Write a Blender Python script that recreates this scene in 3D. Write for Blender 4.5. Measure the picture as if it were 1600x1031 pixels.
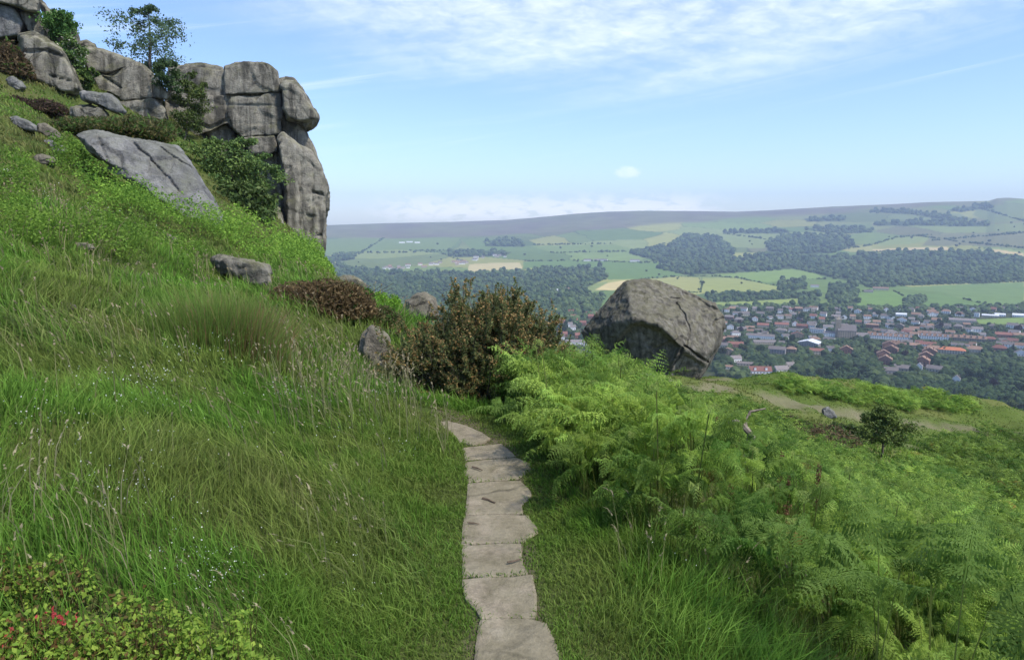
# light and air
EXPOSURE = 0.66
SUN_EL_DEG, SUN_AZ_DEG, SUN_E, SUN_ANGLE = 54, 125, 3.0, 2.5
SKY_S = .15
SKY_TINT = (.78, .845, 1.0)
CLOUD_HI = (5.7, 6.0, 6.4)
CLOUD_LO = (6.9, 6.8, 6.85)
HAZE_D, HAZE_COL = 1.15e-4, (.63, .77, 1.0)
import bpy, bmesh, math
import numpy as np
from mathutils import Vector

# ---------------------------------------------------------------- basics
for o in list(bpy.data.objects):
    bpy.data.objects.remove(o)
scene = bpy.context.scene
COL = scene.collection
rng = np.random.default_rng(20240611)
EYE = 1.7
F = 1100.0                       # focal length in pixels of a 1600 wide frame
PIT = math.atan(165.5 / F)       # camera looks a little down
CP, SP = math.cos(PIT), math.sin(PIT)

def ray(px, py):
    px = np.asarray(px, float); py = np.asarray(py, float)
    u = (px - 800.0) / F; v = (515.5 - py) / F
    return np.stack([u, CP + v * SP, v * CP - SP], -1)

def P(px, py, d):
    """point seen at pixel (px, py) of the photograph, d metres along the view axis"""
    r = ray(px, py) * np.asarray(d, float)[..., None]
    r[..., 2] += EYE
    return r

def proj(p):
    p = np.asarray(p, float)
    x, y, z = p[..., 0], p[..., 1], p[..., 2] - EYE
    d = y * CP - z * SP
    dd = np.where(np.abs(d) < 1e-6, 1e-6, d)
    v = (y * SP + z * CP) / dd
    return 800 + F * x / dd, 515.5 - F * v, d

def inpoly(px, py, poly):
    poly = np.asarray(poly, float)
    inside = np.zeros(np.shape(px), bool)
    j = len(poly) - 1
    for i in range(len(poly)):
        xi, yi = poly[i]; xj, yj = poly[j]
        c = ((yi > py) != (yj > py)) & (px < (xj - xi) * (py - yi) / (yj - yi + 1e-12) + xi)
        inside ^= c
        j = i
    return inside

def sstep(a, b, x):
    t = np.clip((x - a) / (b - a), 0, 1)
    return t * t * (3 - 2 * t)

def seg_dist(px, py, pts):
    """distance to a polyline"""
    best = np.full(np.shape(px), 1e9)
    for (x0, y0), (x1, y1) in zip(pts[:-1], pts[1:]):
        dx, dy = x1 - x0, y1 - y0
        t = np.clip(((px - x0) * dx + (py - y0) * dy) / (dx * dx + dy * dy + 1e-9), 0, 1)
        best = np.minimum(best, np.hypot(px - x0 - t * dx, py - y0 - t * dy))
    return best

# ---------------------------------------------------------------- noise
_perm = np.random.default_rng(7).permutation(256)
_perm = np.concatenate([_perm, _perm, _perm])
_g = np.random.default_rng(9).normal(size=(256, 3)); _g /= np.linalg.norm(_g, axis=1)[:, None]

def perlin(p):
    p = np.asarray(p, float)
    i = np.floor(p).astype(int); f = p - i
    i &= 255
    w = f * f * f * (f * (f * 6 - 15) + 10)
    out = 0
    for dx in (0, 1):
        for dy in (0, 1):
            for dz in (0, 1):
                h = _perm[_perm[_perm[(i[:, 0] + dx) & 255] + ((i[:, 1] + dy) & 255)] + ((i[:, 2] + dz) & 255)]
                g = _g[h]
                dot = g[:, 0] * (f[:, 0] - dx) + g[:, 1] * (f[:, 1] - dy) + g[:, 2] * (f[:, 2] - dz)
                wt = (w[:, 0] if dx else 1 - w[:, 0]) * (w[:, 1] if dy else 1 - w[:, 1]) * (w[:, 2] if dz else 1 - w[:, 2])
                out = out + wt * dot
    return out * 1.6

def fbm(p, octv=4, lac=2.03, gain=.5):
    a, s, o = 1.0, 1.0, 0
    p = np.asarray(p, float)
    for k in range(octv):
        o = o + a * perlin(p * s + 17.3 * k)
        s *= lac; a *= gain
    return o

def n2(x, y, s, seed=0., octv=3):
    return fbm(np.stack([np.ravel(x) / s, np.ravel(y) / s, np.full(np.size(x), seed * 3.71 + .37)], -1), octv).reshape(np.shape(x))

# ---------------------------------------------------------------- mesh building
def link(name, me, mat=None, parent=None):
    o = bpy.data.objects.new(name, me)
    COL.objects.link(o)
    if parent is not None:
        o.parent = parent
    if mat is not None and me is not None:
        for m in (mat if isinstance(mat, (list, tuple)) else [mat]):
            me.materials.append(m)
    return o

def mesh_np(name, verts, faces, cols=None, smooth=False, mi=None):
    """faces: list of integer arrays (n, k); cols: (nverts, 3) colours"""
    verts = np.ascontiguousarray(verts, np.float32)
    me = bpy.data.meshes.new(name)
    me.vertices.add(len(verts)); me.vertices.foreach_set('co', verts.ravel())
    faces = [np.asarray(f, np.int32) for f in faces if len(f)]
    lens = np.concatenate([np.full(len(f), f.shape[1], np.int32) for f in faces])
    loops = np.concatenate([f.ravel() for f in faces])
    me.loops.add(len(loops)); me.loops.foreach_set('vertex_index', loops)
    me.polygons.add(len(lens))
    starts = np.zeros(len(lens), np.int32); starts[1:] = np.cumsum(lens)[:-1]
    me.polygons.foreach_set('loop_start', starts)
    if mi is not None:
        me.polygons.foreach_set('material_index', np.asarray(mi, np.int32))
    me.polygons.foreach_set('use_smooth', np.full(len(lens), smooth))
    me.update(calc_edges=True)
    if cols is not None:
        a = me.attributes.new('col', 'FLOAT_COLOR', 'POINT')
        c = np.ones((len(verts), 4), np.float32); c[:, :3] = np.clip(cols, 0, 1)
        a.data.foreach_set('color', c.ravel())
    return me

class Bag:
    """collects vertex and face arrays that become one mesh"""
    def __init__(s):
        s.v, s.c, s.f3, s.f4, s.n = [], [], [], [], 0
    def add(s, v, f, c=None):
        v = np.asarray(v, float).reshape(-1, 3)
        f = np.asarray(f, int)
        (s.f3 if f.shape[1] == 3 else s.f4).append(f + s.n)
        s.v.append(v)
        if c is None: c = (.5, .5, .5)
        c = np.asarray(c, float)
        s.c.append(np.broadcast_to(c, (len(v), 3)) if c.ndim == 1 else c.reshape(-1, 3))
        s.n += len(v)
    def more(s, f):
        """extra faces on the vertices added last"""
        f = np.asarray(f, int)
        (s.f3 if f.shape[1] == 3 else s.f4).append(f + s.n - len(s.v[-1]))
    def mesh(s, name, smooth=False):
        fs = []
        if s.f4: fs.append(np.concatenate(s.f4))
        if s.f3: fs.append(np.concatenate(s.f3))
        return mesh_np(name, np.concatenate(s.v), fs, np.concatenate(s.c), smooth)
    def obj(s, name, mat, parent=None, smooth=False):
        return link(name, s.mesh(name, smooth), mat, parent)

def tube(bag, pts, rad, col, n=6):
    pts = np.asarray(pts, float); rad = np.broadcast_to(np.asarray(rad, float), (len(pts),))
    tan = np.gradient(pts, axis=0); tan /= np.linalg.norm(tan, axis=1)[:, None] + 1e-9
    ref = np.array([.31, .77, .55])
    a = np.cross(tan, ref); a /= np.linalg.norm(a, axis=1)[:, None] + 1e-9
    b = np.cross(tan, a)
    th = np.arange(n) * 2 * np.pi / n
    v = pts[:, None] + rad[:, None, None] * (np.cos(th)[None, :, None] * a[:, None] + np.sin(th)[None, :, None] * b[:, None])
    k = len(pts)
    i, j = np.meshgrid(np.arange(k - 1), np.arange(n), indexing='ij')
    f = np.stack([i * n + j, i * n + (j + 1) % n, (i + 1) * n + (j + 1) % n, (i + 1) * n + j], -1).reshape(-1, 4)
    bag.add(v.reshape(-1, 3), f, col)

def tag(o, label=None, cat=None, group=None, kind=None):
    if label: o['label'] = label
    if cat: o['category'] = cat
    if group: o['group'] = group
    if kind: o['kind'] = kind
    return o

def thing(name, label, cat, loc=(0, 0, 0), rz=0., group=None):
    o = bpy.data.objects.new(name, None); COL.objects.link(o)
    o.empty_display_size = .2
    o.location = loc; o.rotation_euler = (0, 0, rz)
    return tag(o, label, cat, group)

def dup_tree(root, loc, rz, sc=1., label=None, group=None):
    r = root.copy(); COL.objects.link(r)
    r.location = loc; r.rotation_euler = (0, 0, rz); r.scale = (sc, sc, sc) if np.isscalar(sc) else sc
    if label: r['label'] = label
    if group: r['group'] = group
    for ch in list(root.children):
        c = ch.copy(); COL.objects.link(c); c.parent = r
        for g in list(ch.children):
            d = g.copy(); COL.objects.link(d); d.parent = c
    return r

# ---------------------------------------------------------------- materials
def new_mat(name):
    m = bpy.data.materials.new(name); m.use_nodes = True
    nt = m.node_tree; nt.nodes.clear()
    out = nt.nodes.new('ShaderNodeOutputMaterial')
    return m, nt, out

def nd(nt, typ, **kw):
    n = nt.nodes.new(typ)
    for k, v in kw.items():
        if k == 'inputs':
            for kk, vv in v.items(): n.inputs[kk].default_value = vv
        else:
            setattr(n, k, v)
    return n

def ramp(nt, stops, fac):
    r = nt.nodes.new('ShaderNodeValToRGB')
    e = r.color_ramp.elements
    while len(e) < len(stops): e.new(.5)
    for k, (p, c) in enumerate(stops):
        e[k].position = p
        e[k].color = (c[0], c[1], c[2], 1) if not np.isscalar(c) else (c, c, c, 1)
    nt.links.new(fac, r.inputs[0])
    return r.outputs[0]

def mixc(nt, fac, a, b, mode='MIX'):
    m = nt.nodes.new('ShaderNodeMix'); m.data_type = 'RGBA'; m.blend_type = mode
    for sock, val in ((m.inputs[0], fac), (m.inputs[6], a), (m.inputs[7], b)):
        if hasattr(val, 'is_linked'): nt.links.new(val, sock)
        elif np.isscalar(val): sock.default_value = val
        else: sock.default_value = (*val, 1)
    return m.outputs[2]

def noise(nt, vec, scale, detail=4, rough=.55, dist=0., mapscale=None):
    n = nt.nodes.new('ShaderNodeTexNoise')
    n.inputs['Scale'].default_value = scale; n.inputs['Detail'].default_value = detail
    n.inputs['Roughness'].default_value = rough; n.inputs['Distortion'].default_value = dist
    if mapscale is not None:
        mp = nt.nodes.new('ShaderNodeMapping'); mp.inputs['Scale'].default_value = mapscale
        nt.links.new(vec, mp.inputs['Vector']); vec = mp.outputs[0]
    nt.links.new(vec, n.inputs['Vector'])
    return n.outputs[0]

def leaf_mat(name, trans=.35, rough=.55, spec=.25, hue_var=0., sat=1., val=1.):
    """matter that takes its own colour from the mesh, lets some light through"""
    m, nt, out = new_mat(name)
    at = nd(nt, 'ShaderNodeAttribute', attribute_name='col')
    c = at.outputs['Color']
    if hue_var:
        oi = nd(nt, 'ShaderNodeObjectInfo')
        hs = nd(nt, 'ShaderNodeHueSaturation')
        mr = nd(nt, 'ShaderNodeMapRange', inputs={3: .5 - hue_var * .35, 4: .5 + hue_var * .25})
        mv = nd(nt, 'ShaderNodeMapRange', inputs={3: 1 - hue_var * 2.6, 4: 1 + hue_var * 2.6})
        ml = nd(nt, 'ShaderNodeMath', operation='MULTIPLY', inputs={1: 7.31})
        fr = nd(nt, 'ShaderNodeMath', operation='FRACT')
        nt.links.new(oi.outputs['Random'], mr.inputs[0]); nt.links.new(oi.outputs['Random'], ml.inputs[0])
        nt.links.new(ml.outputs[0], fr.inputs[0]); nt.links.new(fr.outputs[0], mv.inputs[0])
        nt.links.new(mr.outputs[0], hs.inputs['Hue']); nt.links.new(mv.outputs[0], hs.inputs['Value'])
        nt.links.new(c, hs.inputs['Color']); c = hs.outputs[0]
    if sat != 1.:
        h2 = nd(nt, 'ShaderNodeHueSaturation', inputs={'Saturation': sat, 'Value': val})
        nt.links.new(c, h2.inputs['Color']); c = h2.outputs[0]
    b = nd(nt, 'ShaderNodeBsdfPrincipled', inputs={'Roughness': rough, 'Specular IOR Level': spec})
    nt.links.new(c, b.inputs['Base Color'])
    if trans > 0:
        t = nd(nt, 'ShaderNodeBsdfTranslucent')
        nt.links.new(c, t.inputs['Color'])
        mx = nd(nt, 'ShaderNodeMixShader', inputs={0: trans})
        nt.links.new(b.outputs[0], mx.inputs[1]); nt.links.new(t.outputs[0], mx.inputs[2])
        nt.links.new(mx.outputs[0], out.inputs[0])
    else:
        nt.links.new(b.outputs[0], out.inputs[0])
    return m

def rock_mat(name, base, dark, light, lichen=(.16, .17, .07), lich=.25, streak=.5, scale=1., bump=.5, crack=.75):
    m, nt, out = new_mat(name)
    tc = nd(nt, 'ShaderNodeTexCoord'); v = tc.outputs['Object']
    n1 = noise(nt, v, .35 * scale, 6, .6)
    n2_ = noise(nt, v, 2.2 * scale, 8, .65, .4)
    n3 = noise(nt, v, 14 * scale, 6, .7)
    c = ramp(nt, [(.3, dark), (.5, base), (.72, light)], n2_)
    c = mixc(nt, ramp(nt, [(.42, 0.), (.62, 1.)], n1), c, mixc(nt, .55, c, base))
    # rain streaks run down the face
    st = noise(nt, v, 1.0, 5, .6, .3, (1.6 * scale, 1.6 * scale, .12 * scale))
    c = mixc(nt, ramp(nt, [(.47, 0.), (.58, streak)], st), c, dark)
    st2 = noise(nt, v, 1.0, 4, .55, .2, (2.3 * scale, 2.3 * scale, .16 * scale))
    c = mixc(nt, ramp(nt, [(.56, 0.), (.72, streak * .6)], st2), c, light)
    # lichen, most of it on faces that look up
    ge = nd(nt, 'ShaderNodeNewGeometry'); sx = nd(nt, 'ShaderNodeSeparateXYZ')
    nt.links.new(ge.outputs['Normal'], sx.inputs[0])
    ln = noise(nt, v, 1.1 * scale, 7, .7, .6)
    ad = nd(nt, 'ShaderNodeMath', operation='MULTIPLY_ADD', inputs={1: .22})
    nt.links.new(sx.outputs[2], ad.inputs[0]); nt.links.new(ln, ad.inputs[2])
    c = mixc(nt, ramp(nt, [(.55, 0.), (.75, lich)], ad.outputs[0]), c, lichen)
    c = mixc(nt, ramp(nt, [(.35, .45), (.6, 0.)], n3), c, mixc(nt, .5, c, (0.02, 0.02, 0.018)))
    # joints: thin dark cracks that come and go
    mp = nd(nt, 'ShaderNodeMapping'); mp.inputs['Scale'].default_value = (.42 * scale, .42 * scale, .30 * scale)
    wn = nd(nt, 'ShaderNodeTexNoise', inputs={'Scale': 1.3 * scale, 'Detail': 5.})
    nt.links.new(v, wn.inputs['Vector'])
    va = nd(nt, 'ShaderNodeVectorMath', operation='MULTIPLY_ADD'); va.inputs[1].default_value = (.9 / scale,) * 3
    nt.links.new(wn.outputs['Color'], va.inputs[0]); nt.links.new(v, va.inputs[2]); nt.links.new(va.outputs[0], mp.inputs['Vector'])
    vo = nd(nt, 'ShaderNodeTexVoronoi', feature='DISTANCE_TO_EDGE', inputs={'Scale': 1.})
    nt.links.new(mp.outputs[0], vo.inputs['Vector'])
    crk = ramp(nt, [(0., 1.), (.012, .8), (.028, 0.)], vo.outputs['Distance'])
    cm = nd(nt, 'ShaderNodeMath', operation='MULTIPLY'); nt.links.new(crk, cm.inputs[0]); nt.links.new(ramp(nt, [(.47, 0.), (.58, crack)], n1), cm.inputs[1])
    c = mixc(nt, cm.outputs[0], c, (.018, .017, .014))
    b = nd(nt, 'ShaderNodeBsdfPrincipled', inputs={'Roughness': .92, 'Specular IOR Level': .15})
    nt.links.new(c, b.inputs['Base Color'])
    h = nd(nt, 'ShaderNodeMath', operation='ADD')
    nt.links.new(n2_, h.inputs[0]); nt.links.new(n3, h.inputs[1])
    bp = nd(nt, 'ShaderNodeBump', inputs={'Strength': bump, 'Distance': .22 / scale})
    hh = nd(nt, 'ShaderNodeMath', operation='SUBTRACT'); nt.links.new(h.outputs[0], hh.inputs[0]); nt.links.new(cm.outputs[0], hh.inputs[1])
    nt.links.new(hh.outputs[0], bp.inputs['Height']); nt.links.new(bp.outputs[0], b.inputs['Normal'])
    nt.links.new(b.outputs[0], out.inputs[0])
    return m

def flat_mat(name, col, rough=.8, var=.25, scale=1.5, spec=.2, objvar=0.):
    m, nt, out = new_mat(name)
    tc = nd(nt, 'ShaderNodeTexCoord')
    n = noise(nt, tc.outputs['Object'], scale, 5, .6)
    c = ramp(nt, [(.3, [k * (1 - var) for k in col]), (.7, [min(1, k * (1 + var)) for k in col])], n)
    if objvar:
        oi = nd(nt, 'ShaderNodeObjectInfo')
        mv = nd(nt, 'ShaderNodeMapRange', inputs={3: 1 - objvar, 4: 1 + objvar})
        hs = nd(nt, 'ShaderNodeHueSaturation')
        nt.links.new(oi.outputs['Random'], mv.inputs[0]); nt.links.new(mv.outputs[0], hs.inputs['Value'])
        nt.links.new(c, hs.inputs['Color']); c = hs.outputs[0]
    b = nd(nt, 'ShaderNodeBsdfPrincipled', inputs={'Roughness': rough, 'Specular IOR Level': spec})
    nt.links.new(c, b.inputs['Base Color']); nt.links.new(b.outputs[0], out.inputs[0])
    return m

LEAF = leaf_mat('grass_blades', .44, .55, .15, sat=.96, val=1.14)
FERN = leaf_mat('fern_leaves', .48, .55, .15, sat=.95, val=1.14)
WOODL = leaf_mat('tree_leaves', .22, .6, .2, .1)
FARL = leaf_mat('far_leaves', 0., .8, .1)
STEM = leaf_mat('stems', 0., .8, .15)
# ---------------------------------------------------------------- shape of the land
# near hillside: height / distance interpolated over (bearing, log distance)
ctrl = []
def cp(px, py, d):
    ctrl.append(P(px, py, np.float64(d)))
def cw(x, y, z):
    ctrl.append(np.array([x, y, z], float))
for px, py in ((810, 1031), (780, 900), (772, 850), (775, 800), (778, 750), (762, 705), (718, 665)):   # the path is level
    r = ray(px, py); t = -EYE / r[2]; cw(r[0] * t, r[1] * t, 0)
for y in (1.2, 2.0):
    cw(-.35, y, 0.0); cw(.35, y, 0.0); cw(-1.2, y, .32); cw(1.4, y, -.3)
cw(-3, 1.0, .9); cw(3, 1.0, -.9); cw(-2.2, 2.0, .62); cw(2.6, 2.0, -.85)
cw(-.55, 3, .02); cw(-.55, 4.5, .02); cw(-1.3, 3, .3); cw(-1.2, 4.2, .22)
cw(-2.9, 3.9, .80); cw(-2.3, 2.9, .68); cw(-1.25, 5.6, .2)
for a in ((0, 500, 5.5), (0, 400, 8), (0, 300, 12.5), (0, 200, 24), (0, 140, 38), (300, 600, 5.2), (300, 500, 7.5),
          (300, 425, 14), (300, 340, 27), (190, 265, 34), (350, 345, 36), (440, 390, 32), (512, 428, 24), (503, 413, 50),
          (582, 482, 15), (600, 560, 9), (682, 632, 6.6), (470, 520, 8.5), (150, 330, 17), (110, 215, 30), (230, 205, 44)):
    cp(*a)
cp(620, 494, 13.5); cp(655, 503, 12.5); cp(560, 466, 17); cw(-3.4, 21, -1.4); cw(-.5, 15, -1.6); cw(.3, 12, -1.3); cw(-6.5, 36, -3.5); cw(-10.5, 52, -6); cw(-4, 30, -4)
cw(-.9, 8, -.32); cw(-.2, 8, -.42); cw(.6, 8, -.6); cw(-.3, 6.6, -.1); cw(-1.5, 8.6, -.15)
cw(.55, 3, -.01); cw(.5, 4.5, -.02); cw(.9, 3, -.08); cw(.8, 5, -.15); cw(1.8, 2.5, -.55); cw(3, 4, -1.1); cw(3, 8, -1.75); cw(.4, 6.3, -.1)
cw(1.5, 6, -.6); cw(7, 9.5, -3.5); cw(7.2, 14.4, -4.25); cw(3, 14, -2.6); cw(8, 25, -5.6); cw(2.5, 22, -4.0)
cw(8.6, 39, -6.95); cw(5, 39, -6.5); cw(15.8, 29, -8.05)
for a in ((1130, 588, 45), (1300, 604, 50), (1450, 632, 50), (1600, 652, 48), (1200, 650, 32), (1450, 690, 34), (1600, 720, 33),
          (1600, 765, 26), (1050, 594, 36), (1340, 660, 38), (1550, 665, 42)):
    cp(*a)
for az in (5, 15, 25, 35, 50):
    a = math.radians(az); cw(68 * math.sin(a), 68 * math.cos(a), -26)
for az, z in ((-5, -16), (-12, -13), (-18, 2), (-25, 12), (-35, 19), (-50, 24)):
    a = math.radians(az); cw(68 * math.sin(a), 68 * math.cos(a), z)
cw(-30, 18, 11); cw(-18, 6, 5); cw(20, 8, -10); cw(34, 20, -15)
C = np.array(ctrl)
def _q(x, y):
    r = np.hypot(x, y) + 1e-6
    return np.stack([np.arctan2(x, y) * 1.6, np.log(np.maximum(r, .8))], -1), np.maximum(r, .8)
_cq, _cr = _q(C[:, 0], C[:, 1])
def _phi(d2):
    return np.where(d2 < 1e-12, 0, .5 * d2 * np.log(np.maximum(d2, 1e-12)))
def _fit():
    n = len(C)
    D = ((_cq[:, None] - _cq[None]) ** 2).sum(-1)
    A = np.zeros((n + 3, n + 3))
    A[:n, :n] = _phi(D) + 2e-4 * np.eye(n)
    A[:n, n] = 1; A[:n, n + 1:] = _cq
    A[n:, :n] = A[:n, n:].T
    b = np.zeros(n + 3); b[:n] = C[:, 2] / _cr
    return np.linalg.solve(A, b)
_W = _fit()
def path_x(y):
    return np.interp(y, [0, 2.5, 3.2, 4.0, 4.8, 5.4, 5.9, 8], [0.02, .02, -.055, -.09, -.09, -.17, -.43, -1.0])
def h_near(x, y):
    x = np.asarray(x, float); y = np.asarray(y, float)
    sh = x.shape; x = x.ravel(); y = y.ravel()
    z = np.empty(len(x))
    for k in range(0, len(x), 40000):
        q, r = _q(x[k:k + 40000], y[k:k + 40000])
        d2 = ((q[:, None] - _cq[None]) ** 2).sum(-1)
        z[k:k + 40000] = (_phi(d2) @ _W[:len(C)] + _W[len(C)] + q @ _W[len(C) + 1:]) * r
    r = np.hypot(x, y)
    away = sstep(.35, 1.3, np.abs(x - path_x(y)) + np.maximum(0, y - 6.5))
    amp = .045 * np.maximum(r, 1) ** .55 * away
    z = z + amp * n2(x, y, 1.0, 1) * .45 + amp * n2(x, y, 3.2, 2) + .1 * sstep(8, 30, r) * n2(x, y, 6, 4) * away
    hum = sstep(7, 13, r) * (1 - sstep(-4, -1.2, x)) * (1 - sstep(30, 42, r))
    z = z + hum * (.24 * n2(x, y, 1.9, 5, 2) + .10 * np.abs(n2(x, y, 1.1, 6, 2)))
    z = np.where((np.abs(x - path_x(y)) < .45) & (y < 6.2), np.minimum(z, .0) * .3 + z * .4, z)
    return z.reshape(sh)

# far side: a table of (range, height) down to the valley floor, then up to the moor
RIDGE = np.array([(300, 356), (510, 352), (600, 349), (700, 347), (790, 344), (850, 339), (900, 334), (950, 331), (1000, 329.5), (1090, 330),
                  (1150, 331), (1200, 329), (1250, 326), (1300, 323), (1350, 321), (1400, 319), (1450, 316), (1500, 315), (1545, 314),
                  (1558, 310), (1575, 309), (1600, 311), (1700, 312)], float)
_rr = ray(RIDGE[:, 0], RIDGE[:, 1])
RAZ = np.arctan2(_rr[:, 0], _rr[:, 1]); RE = _rr[:, 2] / np.hypot(_rr[:, 0], _rr[:, 1])
TR = np.array([60, 75, 110, 150, 250, 350, 600, 850, 1000, 1500, 2100], float)
TZ = np.array([-24, -27, -37, -50, -76, -101, -141, -167, -171, -172.5, -173], float)
R1, R2 = 2100., 6600.
def far_e(r, az):
    e1 = np.interp(r, TR, (TZ - EYE) / TR)
    er = np.interp(az, RAZ, RE)
    s = np.clip((r - R1) / (R2 - R1), 0, 1)
    e0 = (TZ[-1] - EYE) / R1
    e2 = e0 + (er - e0) * (1 - (1 - s) ** 1.35)
    e = np.where(r < R1, e1, e2)
    return np.where(r > R2, er - (r - R2) * 2.2e-5, e)
def h_far(x, y):
    r = np.hypot(x, y); az = np.arctan2(x, y)
    return far_e(np.maximum(r, 60), az) * np.maximum(r, 60) + EYE
def H(x, y):
    x = np.asarray(x, float); y = np.asarray(y, float)
    r = np.hypot(x, y)
    w = sstep(62, 105, r)
    near = np.zeros_like(r)
    m = r < 106
    if np.any(m): near[m] = h_near(x[m], y[m])
    return near * (1 - w) + h_far(x, y) * w

def far_hit(px, py):
    """where the ray through a pixel meets the far land"""
    rr = ray(px, py); az = np.arctan2(rr[..., 0], rr[..., 1]); e = rr[..., 2] / np.hypot(rr[..., 0], rr[..., 1])
    lo = np.full(np.shape(e), 80.); hi = np.full(np.shape(e), R2)
    for _ in range(42):
        mid = .5 * (lo + hi)
        up = far_e(mid, az) < e
        lo = np.where(up, mid, lo); hi = np.where(up, hi, mid)
    r = .5 * (lo + hi)
    x, y = r * np.sin(az), r * np.cos(az)
    return np.stack([x, y, h_far(x, y)], -1)

def near_hit(px, py, dmin=1.5, dmax=60):
    """where the ray through a pixel meets the near hillside"""
    rr = ray(float(px), float(py))
    ds = np.exp(np.linspace(math.log(dmin), math.log(dmax), 600))
    p = rr[None] * ds[:, None]; p[:, 2] += EYE
    g = p[:, 2] - H(p[:, 0], p[:, 1])
    k = np.argmax(g < 0)
    return p[k] if g[k] < 0 else p[-1]
def on_ground(px, d):
    """ground point under the line of sight of column px at axis depth d"""
    x = (px - 800) / F * d
    y = d
    for _ in range(6):
        z = float(H(np.array([x]), np.array([y]))[0])
        y = (d + (z - EYE) * SP) / CP
    return np.array([x, y, z])

def polar_mesh(name, az, rs, hf, colf, smooth=True):
    A, R = np.meshgrid(az, rs)
    x, y = R * np.sin(A), R * np.cos(A)
    z = hf(x, y)
    v = np.stack([x, y, z], -1).reshape(-1, 3)
    nr, na = A.shape
    i, j = np.meshgrid(np.arange(nr - 1), np.arange(na - 1), indexing='ij')
    f = np.stack([i * na + j, (i + 1) * na + j, (i + 1) * na + j + 1, i * na + j + 1], -1).reshape(-1, 4)
    f = f[:, ::-1]
    return mesh_np(name, v, [f], colf(v), smooth)

def mixv(a, b, t):
    a = np.asarray(a, float); b = np.asarray(b, float)
    return a + (b - a) * np.asarray(t)[..., None]

BARE = []          # worn earth lines on the plateau, world polylines
def _wl(pts):
    return [tuple(near_hit(px, py, 15, 60)[:2]) for px, py in pts]
BARE.append((_wl([(1035, 599), (1085, 603), (1130, 606)]), .55))
BARE.append((_wl([(1110, 592), (1135, 594)]), .7))
BARE.append((_wl([(1200, 624), (1240, 632), (1290, 640), (1345, 656), (1400, 664), (1470, 672), (1540, 676), (1600, 680)]), .75))
BARE.append((_wl([(1430, 700), (1400, 690), (1380, 675), (1340, 655)]), .35))

def near_col(v):
    x, y = v[:, 0], v[:, 1]; r = np.hypot(x, y)
    a = n2(x, y, 2.2, 11); b = n2(x, y, 9, 12)
    c = mixv((.07, .11, .022), (.11, .13, .038), sstep(-.5, .6, a))
    c = mixv(c, (.11, .095, .045), .5 * sstep(.1, .8, b))
    right = sstep(.5, 6, x) * sstep(12, 26, r)
    c = mixv(c, mixv((.115, .17, .032), (.17, .19, .055), sstep(-.4, .7, n2(x, y, 5, 13))), right)
    for pts, w in BARE:
        d = seg_dist(x, y, pts) + .5 * n2(x, y, 1.3, 14)
        c = mixv(c, (.25, .215, .14), .7 * (1 - sstep(w * .55, w * 1.3, d)))
    pathd = np.abs(x - path_x(y))
    c = mixv(c, (.15, .125, .08), (1 - sstep(.13, .2, pathd + .05 * n2(x, y, .25, 15))) * (y < 6.4) * .95)
    return c

hill_m, nt, out = new_mat('hillside_soil')
at = nd(nt, 'ShaderNodeAttribute', attribute_name='col')
tc = nd(nt, 'ShaderNodeTexCoord')
nn = noise(nt, tc.outputs['Object'], 3.5, 8, .7)
nf = noise(nt, tc.outputs['Object'], 38, 4, .7)
c = mixc(nt, ramp(nt, [(.3, .55), (.7, 0.)], nn), at.outputs['Color'], mixc(nt, .6, at.outputs['Color'], (.03, .035, .012)))
c = mixc(nt, ramp(nt, [(.4, .4), (.6, 0.)], nf), c, mixc(nt, .6, c, (.05, .04, .02)))
b = nd(nt, 'ShaderNodeBsdfPrincipled', inputs={'Roughness': .95, 'Specular IOR Level': .1})
nt.links.new(c, b.inputs['Base Color'])
bp = nd(nt, 'ShaderNodeBump', inputs={'Strength': .6, 'Distance': .06})
nt.links.new(nf, bp.inputs['Height']); nt.links.new(bp.outputs[0], b.inputs['Normal'])
nt.links.new(b.outputs[0], out.inputs[0])
AZN = np.radians(np.arange(-100, 100.01, .42))
me = polar_mesh('hillside', AZN, np.exp(np.linspace(math.log(.35), math.log(80), 430)), H, near_col)
tag(link('hillside', me, hill_m), kind='structure')

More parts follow.
